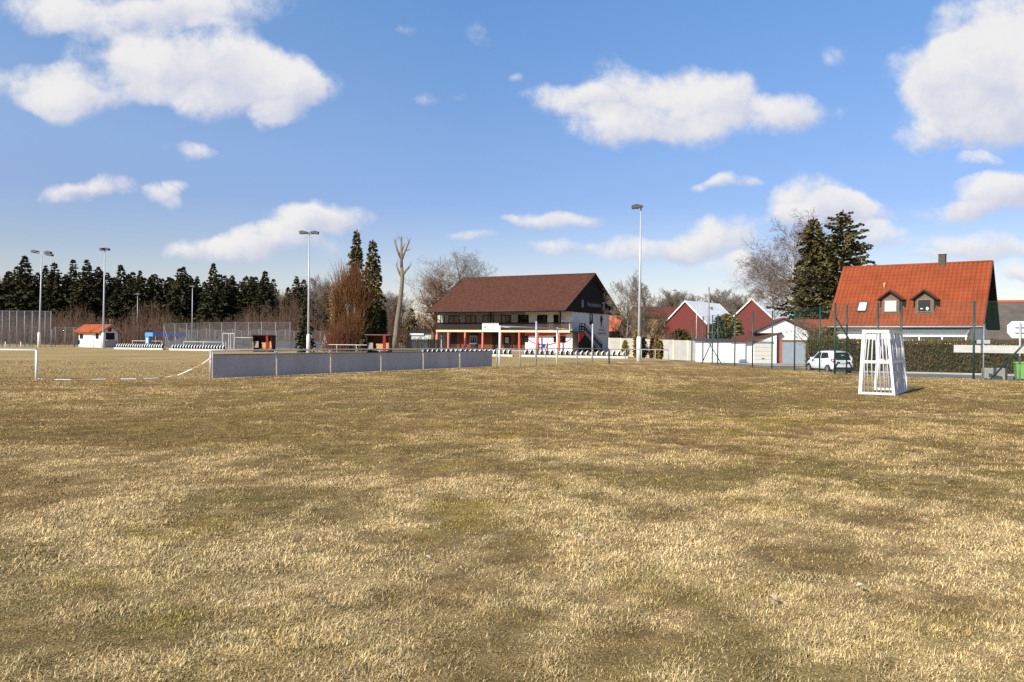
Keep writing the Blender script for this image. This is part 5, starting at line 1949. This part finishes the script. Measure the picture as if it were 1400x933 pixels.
            ab = [(xx + .285 * math.cos(t_), s * .807, .29 + .285 * math.sin(t_)) for t_ in np.linspace(-.25, math.pi + .25, 18)]
            for k in range(17):
                f = [aa[k], aa[k + 1], ab[k + 1], ab[k]]
                arch.face(f[::s], blk)
            arch.build('wheel_arch', root)
    # tailgate glass, black lower band, bumper, plate
    tg = MB()
    tg.prism([(-1.715, -.52, .90), (-1.715, .52, .90), (-1.47, .47, 1.36), (-1.47, -.47, 1.36)], (-.03, 0, .015), gl)
    tg.build('rear_window', root)
    lb = MB()
    lb.prism([(-1.74, -.50, .66), (-1.74, .50, .66), (-1.745, .46, .78), (-1.745, -.46, .78)], (-.012, 0, 0), blk)
    for s in (-1, 1):
        lb.prism([(-1.735, s * .50, .66), (-1.71, s * .70, .34), (-1.71, s * .62, .30), (-1.735, s * .40, .62)], (-.014, 0, 0), blk)
    lb.prism([(-1.72, -.60, .25), (-1.72, .60, .25), (-1.735, .55, .42), (-1.735, -.55, .42)], (-.016, 0, 0), blk)
    lb.build('rear_trim', root)
    MB().box(-1.775, -1.757, -.26, .26, .67, .775, M('plate_white', (.68, .68, .66), .4, .05, 4)).build('number_plate', root)
    MB().box(-1.78, -1.52, -.50, .50, 1.395, 1.425, blk).build('spoiler', root)
    return root


build_car()

# ================================================================ VEGETATION
nrs = np.random.RandomState(21)


def conifer(name, seed, H, Rm, mat, label, cat, loc, clear=.04, power=.9, whorl=.55, nb=7, clump=5, leaf=(.55, .17), droop=.25, jag=.35, trunk_m=None, group=None, sides=6, tip_up=.0, dense=1.0, rz=None, build=True):
    """a spruce: trunk and whorls of branches set with many narrow needle sprays"""
    r = np.random.RandomState(seed)
    root = thing(name, label, cat, loc, r.rand() * 6.28 if rz is None else rz, group)
    MB().tube([(0, 0, -.3), (0, 0, H * .5), (0, 0, H * .97)], [max(.08, H * .014), H * .009, .02], sides, trunk_m or bark).build('trunk', root)
    C, A, W, Ln, T = [], [], [], [], []
    z = H * clear
    while z < H * .985:
        t = (z - H * clear) / (H * (1 - clear))
        rad = Rm * (1 - t) ** power * (1 - .18 * (t < .12)) * (1 + .10 * r.randn())
        rad = max(rad, .12)
        k_n = max(3, int(round(nb * (.55 + .45 * rad / Rm) * dense)))
        a0 = r.rand() * 6.28
        for b in range(k_n):
            ang_ = a0 + 2 * math.pi * b / k_n + r.randn() * .18
            ln = rad * (1 + jag * (r.rand() - .6))
            if r.rand() < .06:
                ln *= .5
            ca, sa = math.cos(ang_), math.sin(ang_)
            ns_ = max(1, int(ln / (leaf[0] * .55)))
            shade = .70 + .6 * r.rand()
            for s in range(ns_):
                f = (s + .6) / ns_
                dd_ = ln * f
                zz = z + tip_up * ln * f * .6 - droop * ln * (f ** 1.4) + r.randn() * .05
                m_ = clump if f > .25 else max(2, clump // 2)
                for _ in range(m_):
                    C.append((ca * dd_, sa * dd_, zz))
                    oa = ang_ + r.randn() * .55
                    dz = -.35 + r.randn() * .35 + tip_up * .5
                    A.append((math.cos(oa), math.sin(oa), dz))
                    Ln.append(leaf[0] * (.6 + .7 * r.rand()) * (1.0 if f < .8 else .8) * (.45 + .55 * min(1, rad / (.45 * Rm))))
                    W.append(leaf[1] * (.7 + .6 * r.rand()))
                    T.append(shade * (.75 + .5 * r.rand()))
        z += whorl * (.75 + .5 * r.rand()) * (1 - .45 * t)
    # leader
    for _ in range(6):
        C.append((0, 0, H - .5))
        A.append((r.randn() * .15, r.randn() * .15, 1))
        Ln.append(.55)
        W.append(.10)
        T.append(1)
    C, A, Ln, W, T = map(np.array, (C, A, Ln, W, T))
    A = A / np.linalg.norm(A, axis=1, keepdims=True)
    up = np.stack([r.randn(len(A)), r.randn(len(A)), 1.2 + r.randn(len(A)) * .6], 1)
    S_ = np.cross(A, up)
    S_ /= np.linalg.norm(S_, axis=1, keepdims=True) + 1e-9
    n = len(A)
    V = np.empty((n, 4, 3))
    V[:, 0] = C - A * (Ln * .25)[:, None]
    V[:, 1] = C + A * (Ln * .30)[:, None] + S_ * W[:, None]
    V[:, 2] = C + A * (Ln * .85)[:, None]
    V[:, 3] = C + A * (Ln * .25)[:, None] - S_ * W[:, None]
    fastmesh('crown', V.reshape(-1, 3), np.full(n, 4), np.arange(n * 4), [mat], np.repeat(T, 4), root)
    return root


def bare_tree(name, seed, H, label, cat, loc, mat_t, mat_c, n1=12, n2=6, n3=5, n4=3, first=.22, spread=.9, grav=.10, twig_r=.016, up0=.35, group=None, lean=(0, 0), trunk_r=None, len1=.42, dia=1.0, forks=1, rz=0.0):
    r = random.Random(seed)
    root = thing(name, label, cat, loc, rz, group)
    tm, cm = MB(), MB()

    def grow(p, d, ln, rad, lvl, mb, mat, nseg):
        pts, rr, dirs = [Vector(p)], [rad], [d.copy()]
        wob = (.05, .12, .18, .22, .25)[lvl]
        for k in range(nseg):
            d = (d + Vector((r.gauss(0, wob), r.gauss(0, wob), r.gauss(0, wob) + (grav if lvl else .02)))).normalized()
            pts.append(pts[-1] + d * (ln / nseg))
            rr.append(max(rad * (1 - .75 * (k + 1) / nseg), twig_r * .6))
            dirs.append(d.copy())
        mb.tube(pts, rr, (8, 5, 4, 3, 3)[lvl], mat, cap=False)
        return pts, rr, dirs

    def kids(pts, rr, dirs, ln, lvl):
        cnt = (n1, n2, n3, n4, 0)[lvl]
        if cnt == 0:
            return
        for k in range(cnt):
            f0 = first if lvl == 0 else .18
            f = f0 + (1 - f0) * (k + r.random()) / cnt
            i = min(int(f * (len(pts) - 1)), len(pts) - 2)
            q = pts[i].lerp(pts[i + 1], f * (len(pts) - 1) - i)
            d = dirs[i + 1]
            az = r.random() * 6.283
            o = d.orthogonal().normalized()
            o2 = d.cross(o)
            side = o * math.cos(az) + o2 * math.sin(az)
            nd = (d * up0 + side * spread * r.uniform(.7, 1.2) + Vector((0, 0, .25 if grav > 0 else -.05))).normalized()
            nl = (ln * len1 * (1.15 - .65 * f) if lvl == 0 else ln * .52 * (1.1 - .4 * f)) * r.uniform(.7, 1.2)
            nr = max(rr[i] * (.5 if lvl == 0 else .6), twig_r)
            mat = mat_t if lvl == 0 else mat_c
            p2 = grow(q, nd, nl, nr, lvl + 1, cm, mat, (5, 4, 3, 3)[lvl])
            kids(*p2, nl, lvl + 1)
    for k in range(forks):
        d0 = Vector((lean[0] + (k - (forks - 1) / 2) * .25, lean[1] + (.1 if k % 2 else -.1) * (forks > 1), 1)).normalized()
        main = grow(Vector((0, 0, -.3)), d0, H * (1 - .1 * k), trunk_r or H * .020, 0, tm, mat_t, 9)
        kids(*main, H, 0)
    tm.build('trunk', root)
    cm.build('crown', root)
    return root


# ---- the spruce wood: individual front trees, copied from six
protos = []
for k in range(6):
    protos.append((conifer('spruce', 100 + k, 16.0, (4.1, 4.6, 3.7, 4.8, 4.0, 4.4)[k], needle, 'x', 'tree', (0, 0, 0), clear=.04, power=.85, whorl=.60, nb=9, clump=5, leaf=(.80, .22), droop=(.18, .35, .28, .2, .4, .25)[k], jag=.6)))
kidmap = {p.name: list(p.children) for p in protos}
used = [False] * 6
wood = [(8, 371, 160), (20, 363, 156), (35, 349, 152), (49, 372, 160), (62, 362, 158), (76, 358, 152), (90, 374, 162), (103, 354, 154), (119, 354, 152), (131, 364, 158), (145, 372, 163), (156, 378, 160),
        (167, 361, 153), (180, 371, 157), (191, 369, 154), (205, 378, 160), (212, 374, 156), (222, 380, 160), (230, 378, 157), (243, 366, 152), (251, 364, 155), (260, 380, 160), (267, 377, 155), (277, 384, 162), (289, 359, 150),
        (299, 374, 158), (307, 376, 155), (319, 376, 155), (327, 384, 160), (334, 376, 153), (345, 382, 158), (352, 378, 157), (362, 370, 151), (370, 386, 156), (403, 377, 154), (416, 381, 158), (394, 392, 162),
        (-12, 360, 156), (-28, 352, 152), (-46, 366, 158), (-66, 356, 152)]
rnd = random.Random(4)
for back in range(58):
    px = -60 + back * 7.8 + rnd.uniform(-5, 5)
    if 376 < px < 390:
        continue
    wood.append((px, rnd.choice((rnd.uniform(368, 382), rnd.uniform(374, 388), rnd.uniform(384, 398))), rnd.uniform(158, 178)))
for k, (px, ty, dd) in enumerate(wood):
    i = k % 6
    p = protos[i]
    if not used[i]:
        o = p
        used[i] = True
    else:
        o = copy_tree(p, None, kidmap[p.name])
    loc = at(px, dd)
    h = zof(px, ty, dd) - loc.z
    o.location = loc
    s = h / 16.0
    wd = s * rnd.uniform(1.0, 1.55)
    o.scale = (wd, wd, s)
    o.rotation_euler = (rnd.gauss(0, .012), rnd.gauss(0, .018), rnd.uniform(0, 6.28))
    tag(o, 'tall dark spruce in the wood behind the far touchline', 'tree', 'spruces of the dark wood')

# ---- bare brushwood at the foot of the wood
r = np.random.RandomState(31)
bw_ = MB()
for k in range(3400):
    px = r.uniform(-40, 640)
    dd = r.uniform(128, 148)
    p = at(px, dd)
    hmax = 6.5 if px < 380 else (9.0 if px < 470 else 6.5)
    h = r.uniform(2.0, hmax) * (.6 + .7 * vnoise(px * .02, dd * .05, 3))
    w0 = r.uniform(.015, .045)
    lx, ly = r.randn() * .09 * h, r.randn() * .09 * h
    bw_.tube([(p.x, p.y, 0), (p.x + lx * .4, p.y + ly * .4, h * .55), (p.x + lx, p.y + ly, h)], [w0, w0 * .75, .010], 3, brush_m, cap=False)
    for b in range(4):
        f = r.uniform(.25, .9)
        q = Vector((p.x + lx * f * .9, p.y + ly * f * .9, h * f))
        a_ = r.rand() * 6.28
        l_ = r.uniform(.4, 1.5)
        bw_.tube([q, q + Vector((math.cos(a_) * l_ * .55, math.sin(a_) * l_ * .55, l_ * .8))], [.022, .010], 3, brush_m, cap=False)
tag(bw_.build('brushwood'), 'bare brown saplings and brushwood at the foot of the dark wood', 'brushwood', kind='stuff')
# ---- low distant woods round the horizon
dw_ = MB()
for k in range(2600):
    a_ = r.uniform(-1.15, 1.15)
    dd = r.uniform(260, 330)
    x_, y_ = math.sin(a_) * dd, math.cos(a_) * dd
    h = (7.5 + 4.0 * vnoise(a_ * 22, 1.0, 8)) * r.uniform(.55, 1.05)
    for b in range(7):
        lx, ly = r.randn() * .22 * h, r.randn() * .22 * h
        q = Vector((x_ + r.randn() * .6, y_ + r.randn() * .6, 0))
        w0 = r.uniform(.05, .16)
        dw_.tube([q, q + Vector((lx * .4, ly * .4, h * .5)), q + Vector((lx, ly, h * r.uniform(.75, 1)))], [w0, w0, .03], 3, brush_m, cap=False)
tag(dw_.build('distant_woods'), 'bare brown woodland far away along the horizon', 'woods', kind='stuff')

# ---- trees of the middle ground
conifer('spruce', 201, zof(485, 313, 104), 2.0, needle_near, 'slender tall spruce rising out of the golden willow', 'tree', at(486, 104), power=.62, whorl=.5, nb=7, clump=6, leaf=(.62, .2), droop=.5, jag=.5)
conifer('spruce', 202, zof(509, 327, 102), 2.05, needle_near, 'slender spruce between the golden willow and the pollarded trunk', 'tree', at(508.5, 102), power=.55, whorl=.5, nb=7, clump=6, leaf=(.62, .2), droop=.6, jag=.5)
conifer('spruce', 203, zof(419, 410, 88), 1.1, needle, 'small dark spruce behind the two-lamp floodlight mast', 'tree', at(417, 88), power=.75, whorl=.32, nb=8, clump=6, leaf=(.4, .13), droop=.3, jag=.4)
conifer('spruce', 204, zof(184 + 380, 422, 132), 2.0, needle_near, 'short olive spruce left of the clubhouse', 'tree', at(562, 132), power=.7, whorl=.6, nb=6, clump=5, leaf=(.7, .2), droop=.1, jag=.5)
conifer('spruce', 205, zof(446, 400, 135), 1.2, needle, 'thin dark spruce left of the golden willow', 'tree', at(446, 135), power=.7, whorl=.6, nb=6, clump=4, leaf=(.6, .2), droop=.3, jag=.5)
conifer('thuja', 206, zof(523, 424, 100), .55, needle, 'black-green columnar thuja behind the dark red dugout', 'tree', at(523.5, 100), clear=.0, power=.35, whorl=.2, nb=8, clump=5, leaf=(.4, .12), droop=-.7, jag=.25, tip_up=.6)

# big spruces beside the birch
conifer('spruce', 211, zof(1109, 299, 100) + .4, 3.6, needle_near, 'narrow dark spruce directly right of the bare birch', 'tree', at(1110, 100), power=.52, whorl=.42, nb=8, clump=7, leaf=(.55, .17), droop=.35, jag=.5, clear=.1)
conifer('spruce', 212, zof(1150, 289, 98) + .4, 6.2, needle_near, 'broad olive spruce behind the left end of the red-roofed house', 'tree', at(1151, 98), power=.60, whorl=.66, nb=7, clump=10, leaf=(.60, .19), droop=.02, jag=.85, clear=.1, tip_up=.22)
conifer('spruce', 213, zof(1128, 330, 103) + .4, 4.0, needle_near, 'lower spruce wedged between the two tall spruces', 'tree', at(1126, 103), power=.6, whorl=.5, nb=7, clump=7, leaf=(.6, .2), droop=.3, jag=.5, clear=.1)
for (px, ty, dd, rr, mt, lab, sd) in (
        (994, 430, 92, 1.5, needle_olive, 'yellow-green thuja between the two barn-red houses', 301), (983, 434, 90, 1.1, needle_near, 'dark green thuja left of the yellow-green one', 302),
        (1005, 436, 94, 1.3, needle_olive, 'yellowish thuja in front of the second barn-red gable', 303), (930, 452, 100, 1.7, needle_near, 'dark bush at the foot of the first barn-red gable', 304),
        (892, 462, 80, .42, needle_rust, 'small rust-brown thuja in front of the garden wall', 305), (898.5, 459, 79, .40, needle_olive, 'small green thuja in front of the garden wall', 306),
        (903.5, 466, 80, .30, needle_rust, 'smallest rusty thuja right of the green one at the wall', 307), (870, 452, 82, .36, needle_olive, 'tall slim thuja just left of the tallest mast', 308),
        (855, 466, 92, .55, needle_olive, 'small olive thuja at the right end of the seats', 309), (1132, 446, 74, 1.2, needle_olive, 'yellowish thuja behind the parked car hedge', 310),
        (1118, 452, 76, .9, needle_olive, 'low yellow-green thuja beside the fruit tree trunk', 311), (880, 462, 84, .5, needle, 'black-green thuja directly right of the tallest mast', 312)):
    p = at(px, dd)
    H_ = zof(px, ty, dd) - p.z
    conifer('thuja', sd, H_, rr, mt, lab, 'shrub', p, clear=0.0, power=.45, whorl=max(.12, H_ * .05), nb=9, clump=6, leaf=(max(.16, H_ * .085), max(.05, H_ * .026)), droop=-.5, jag=.35, tip_up=.5)

# golden willow: stout stems and a fan of fine upright shoots
wl_ = thing('willow', 'golden-brown pollard willow with a fan of fine shoots', 'tree', at(478, 97))
rnd = random.Random(12)
tm, cm = MB(), MB()
heads = []
for (ox, hh, lx) in ((-.8, 5.6, -.4), (-.2, 6.8, -.1), (.5, 6.4, .2), (.9, 5.2, .3), (-1.1, 4.2, -.5)):
    pts = [Vector((ox * .5, rnd.uniform(-.3, .3), -.2)), Vector((ox * .8, 0, hh * .4)), Vector((ox + lx, rnd.uniform(-.4, .4), hh))]
    tm.tube(pts, [.24, .2, .15], 7, barkpale)
    heads += [(pts[2], 1.0), (pts[1], .55)]
for k in range(2600):
    p, w_ = heads[0] if False else rnd.choice(heads)
    if w_ < 1 and rnd.random() < .35:
        continue
    q = p + Vector((rnd.gauss(0, .25), rnd.gauss(0, .25), rnd.uniform(-1.2, .2)))
    a_, out = rnd.uniform(0, 6.28), abs(rnd.gauss(0, .40))
    L_ = rnd.uniform(1.8, 4.6) * (1 if w_ == 1 else .8)
    d = Vector((math.cos(a_) * out, math.sin(a_) * out * .8, 1)).normalized()
    m_ = q + d * L_ * .5 + Vector((math.cos(a_) * out * .25, math.sin(a_) * out * .25, 0))
    e_ = m_ + (d + Vector((0, 0, .35))).normalized() * L_ * .5
    cm.tube([q, m_, e_], [.022, .016, .008], 3, twiggold, cap=False)
tm.build('trunk', wl_)
cm.build('crown', wl_)
rb = thing('bush', 'low reddish bare bush at the foot of the golden willow', 'shrub', at(462, 96))
bm2 = MB()
for k in range(700):
    a_, out = rnd.uniform(0, 6.28), abs(rnd.gauss(0, .5))
    L_ = rnd.uniform(1.0, 3.6)
    q = Vector((rnd.gauss(0, .7), rnd.gauss(0, .6), 0))
    d = Vector((math.cos(a_) * out, math.sin(a_) * out, 1)).normalized()
    bm2.tube([q, q + d * L_ * .5, q + d * L_ + Vector((0, 0, .1))], [.022, .016, .008], 3, M('rust_twigs', (.16, .065, .03), .9, .3, 1), cap=False)
bm2.build('twigs', rb)

# pollarded trunk
pt = thing('pollarded_tree', 'pale pollarded trunk with stubby cut branches standing alone', 'tree', at(545, 92))
sc_ = 92 / F_PX


def pp(px, py):
    q = P(px, py, 92) - pt.location
    return Vector((q.x, 0, q.z))


tr = MB()
tr.tube([pp(539, 478), pp(541, 460), pp(543, 440), pp(546.5, 415), pp(549, 395), pp(550, 380), pp(549, 366)], [.34, .30, .28, .25, .23, .22, .2], 9, barkpale)
tr.build('trunk', pt)
for (pts, rr) in (([(549, 368), (548.8, 350), (548.6, 327)], (.19, .15, .12)), ([(548.5, 354), (543, 342), (540, 331)], (.15, .12, .11)), ([(549.5, 355), (554, 343), (559, 331)], (.14, .11, .10)),
                  ([(549.5, 380), (545, 371), (542, 363)], (.14, .11, .09)), ([(549.8, 378), (555, 370), (560, 365)], (.15, .12, .10)), ([(555, 343), (559, 341.5), (561, 341)], (.07, .05, .04)), ([(549, 345), (552, 337), (554, 333)], (.08, .06, .05))):
    MB().tube([pp(*q) for q in pts], list(rr), 7, barkpale).build('branch_stub', pt)
fs_ = MB()
for k in range(60):
    b0 = pp(*rnd.choice([(548.6, 329), (540, 332), (559, 332), (542, 364), (560, 366)]))
    fs_.tube([b0, b0 + Vector((rnd.gauss(0, .25), rnd.gauss(0, .25), rnd.uniform(.2, .9)))], [.014, .006], 3, twig, cap=False)
fs_.build('shoots', pt)

# big bare trees behind the clubhouse
t_ = bare_tree('bare_tree', 41, zof(628, 336, 142), 'large bare spreading tree rising behind the clubhouse roof', 'tree', at(628, 142), bark, twiggrey, 26, 11, 7, 4, first=.20, spread=1.05, grav=.13, twig_r=.015, up0=.45, len1=.66, forks=1)
t_.scale = (1.06, 1.06, .73)
t_ = bare_tree('bare_tree', 42, zof(592, 362, 126), 'thick bare tree with rusty dead leaves at the left gable of the clubhouse', 'tree', at(592, 126), M('rusty_bark', (.15, .08, .045), .95, .3, 2), M('rusty_twigs', (.20, .115, .07), .95, .3, 1), 18, 9, 7, 4, first=.25, spread=1.0, grav=.05, twig_r=.018, up0=.5, len1=.40, trunk_r=.42)
t_.scale = (1, 1, .79)
t_ = bare_tree('bare_tree', 43, zof(857, 374, 96) , 'slim pale bare tree at the right corner of the clubhouse', 'tree', at(854, 96), barkpale, twiggrey, 24, 9, 6, 4, first=.2, spread=.85, grav=.10, twig_r=.010, up0=.7, len1=.42, trunk_r=.14)
t_.scale = (1, 1, .85)
bt_a = bare_tree('bare_tree', 44, 9.5, 'bare brown tree in the thicket right of the clubhouse', 'tree', at(884, 118), bark, twig, 22, 10, 7, 4, first=.10, spread=1.0, grav=.05, twig_r=.013, up0=.6, len1=.44, group='bare trees of the middle distance')
bt_b = bare_tree('bare_tree', 45, 13.0, 'x', 'tree', at(905, 210), bark, twiggrey, 22, 10, 7, 4, first=.16, spread=.8, grav=.12, twig_r=.018, up0=.8, len1=.52, group='bare trees of the middle distance', forks=2)
ka, kb = list(bt_a.children), list(bt_b.children)
first_b = True
for (px, ty, dd, kd, lab) in ((868, 408, 112, 'a', 'bare brown tree just left of the tallest mast'), (896, 420, 125, 'a', 'bare brown tree above the rusty shrubs, right of the tallest mast'), (845, 420, 124, 'a', 'bare tree half hidden by the clubhouse gable edge'),
                              (912, 394, 210, 'b', 'distant bare tree showing left of the first barn-red gable'), (935, 398, 225, 'b', 'distant bare tree above the first barn-red gable apex'), (985, 394, 215, 'b', 'distant bare tree above the pale metal roof of the first house'), (1008, 400, 205, 'b', 'distant bare tree between the two barn-red houses'),
                              (540, 400, 150, 'b', 'bare tree behind the pollarded trunk, left side'), (527, 398, 142, 'b', 'thin bare tree right of the slender spruce'), (570, 436, 140, 'a', 'low bare tree behind the grey pavilion'), (432, 376, 165, 'b', 'bare tree above the brushwood left of the willow'), (2, 376, 185, 'b', 'pale bare tree at the left edge of the wood'),
                              (383, 398, 165, 'b', 'bare tree filling the gap in the spruce wood'), (585, 428, 150, 'a', 'bare tree directly left of the clubhouse eave'),
                              (1098, 428, 90, 'a', 'bare brown tree above the gabled garage roof')):
    src, kk, h0 = (bt_a, ka, 9.5) if kd == 'a' else (bt_b, kb, 13.0)
    if kd == 'b' and first_b:
        o = bt_b
        first_b = False
    else:
        o = copy_tree(src, None, kk)
    p = at(px, dd)
    o.location = p
    s = (zof(px, ty, dd) - p.z) / h0 / 1.02
    o.scale = (s, s, s * .82)
    o.rotation_euler = (0, 0, rnd.uniform(0, 6.28))
    o['label'] = lab
# birch
t_ = bare_tree('birch', 46, zof(1090, 303, 106) + .2, 'tall bare birch with drooping pinkish twigs', 'tree', at(1086, 106), birchbark, twigpink, 34, 11, 7, 4, first=.30, spread=.80, grav=-.05, twig_r=.0125, up0=.85, len1=.46, lean=(.02, 0), trunk_r=.2)
t_.scale = (1.1, 1.1, .90)
t_ = bare_tree('birch', 47, zof(1060, 345, 110) + .2, 'lower bare birch left of the tall one', 'tree', at(1062, 110), birchbark, twigpink, 30, 11, 7, 4, first=.42, spread=.85, grav=-.03, twig_r=.0125, up0=.85, len1=.50, lean=(-.06, 0), trunk_r=.17)
t_.scale = (1, 1, .84)
# knobbly fruit tree by the hedge
bare_tree('fruit_tree', 48, 4.1, 'knobbly bare fruit tree behind the hedge end', 'tree', at(1113, 72), M('fruit_bark', (.07, .058, .045), .95, .3, 3), twig, 10, 7, 4, 2, first=.45, spread=1.1, grav=.06, twig_r=.012, up0=.35, len1=.55, trunk_r=.13, forks=2)
# round bare bush over the wall
rbp = at(916, 92)
rbb = thing('bush', 'round pinkish bare bush above the garden wall', 'shrub', rbp)
bm3 = MB()
for k in range(900):
    d = Vector((rnd.gauss(0, 1), rnd.gauss(0, 1), abs(rnd.gauss(0, .8)))).normalized()
    L_ = rnd.uniform(.7, 1.0)
    e_ = Vector((d.x * 1.9, d.y * 1.5, .9 + d.z * 2.2)) * L_
    bm3.tube([Vector((d.x * .25, d.y * .25, .5)), e_ * .6 + Vector((0, 0, .1)), e_], [.02, .014, .008], 3, M('pink_twigs', (.17, .095, .075), .95, .3, 1), cap=False)
bm3.tube([(0, 0, -.3), (0, 0, .9)], .12, 7, bark)
bm3.build('twigs', rbb)


# ---- clipped hedge between road and house
def hedge(label, pa, pb, thick, h, seed):
    r = np.random.RandomState(seed)
    pa, pb = Vector(pa), Vector(pb)
    d = pb - pa
    L = math.hypot(d.x, d.y)
    root = thing('hedge', label, 'hedge', pa, math.atan2(d.y, d.x))
    # inner mass
    nx_, nz_ = int(L / .3), 7
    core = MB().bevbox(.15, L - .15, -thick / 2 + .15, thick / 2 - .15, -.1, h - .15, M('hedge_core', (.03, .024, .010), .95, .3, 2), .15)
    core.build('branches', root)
    C, N_ = [], []
    def put(n, f):
        for _ in range(n):
            c, nn_ = f()
            C.append(c)
            N_.append(nn_)
    area = 190
    put(int(L * h * area), lambda: ((r.uniform(0, L), -thick / 2 + .08 * r.randn(), r.uniform(0, h)), (0, -1, .3)))
    put(int(L * thick * area), lambda: ((r.uniform(0, L), r.uniform(-thick / 2, thick / 2), h + .06 * r.randn()), (0, 0, 1)))
    put(int(thick * h * area), lambda: ((0 + .06 * r.randn(), r.uniform(-thick / 2, thick / 2), r.uniform(0, h)), (-1, 0, .3)))
    put(int(thick * h * area), lambda: ((L + .06 * r.randn(), r.uniform(-thick / 2, thick / 2), r.uniform(0, h)), (1, 0, .3)))
    C, N_ = np.array(C), np.array(N_, dtype=float)
    n = len(C)
    bulge = .12 * (fbm(C[:, 0], C[:, 2], 1.1, 3, 3) - .5)
    C[:, 1] += bulge * np.sign(C[:, 1])
    C[:, 2] += .10 * (fbm(C[:, 0], C[:, 1], 1.5, 3, 6) - .5) * (C[:, 2] > h * .8)
    A = np.stack([r.randn(n) * .5, r.randn(n) * .5, .8 + .4 * r.randn(n)], 1) + N_ * .6
    A /= np.linalg.norm(A, axis=1, keepdims=True)
    S_ = np.cross(A, N_ + r.randn(n, 3) * .5)
    S_ /= np.linalg.norm(S_, axis=1, keepdims=True) + 1e-9
    ln, wd = r.uniform(.07, .14, n)[:, None], r.uniform(.025, .05, n)[:, None]
    V = np.empty((n, 4, 3))
    V[:, 0], V[:, 1], V[:, 2], V[:, 3] = C - A * ln, C + S_ * wd, C + A * ln, C - S_ * wd
    T = (.75 + .5 * fbm(C[:, 0], C[:, 2], .5, 3, 13)) * (.82 + .36 * r.rand(n))
    col_ = T[:, None] * np.where((fbm(C[:, 0], C[:, 2], .9, 3, 17) > .55)[:, None], np.array([1.06, 1.0, .9]), np.array([.94, 1.0, .95]))
    col_ = np.where((C[:, 2] > h - .25)[:, None], col_ * np.array([1.05, 1.15, 1.0]), col_)
    fastmesh('foliage', V.reshape(-1, 3), np.full(n, 4), np.arange(n * 4), [hedge_leaf], np.repeat(col_, 4, 0), root)
    return root


hl, hr_ = at(1104, 60.5), at(1440, 55.5)
hedge('long clipped olive-brown hedge between the road and the red-roofed house', (hl.x, hl.y, hl.z), (hr_.x, hr_.y, hl.z), 1.3, zof(1200, 466.8, 59) - hl.z, 71)

# ---- a few fallen leaves and pale scraps on the turf
lf = MB()
for (px, py) in ((793, 743), (585, 773), (1057, 829), (1170, 664), (1300, 660), (960, 560), (420, 700), (1175, 812)):
    g = G(px, py)
    a_ = rnd.uniform(0, 6.28)
    z_ = gz(g.x, g.y) + .05
    lf = MB()
    s = .028
    lf.raw([(-s, -s * .5, 0), (s * .2, -s * .8, .012), (s * 1.3, 0, .004), (s * .1, s * .8, .015), (-s * .4, .1 * s, .022), (s * .5, 0, .018)], [(0, 1, 5, 4), (1, 2, 5), (2, 3, 5), (3, 4, 5), (3, 0, 4)], M('dead_leaf', (.50, .42, .32), .8, .2, 8))
    o = lf.build('fallen_leaf', None, (g.x, g.y, z_), a_)
    tag(o, 'small pale dead leaf lying on the lawn', 'leaf', 'fallen leaves on the lawn')
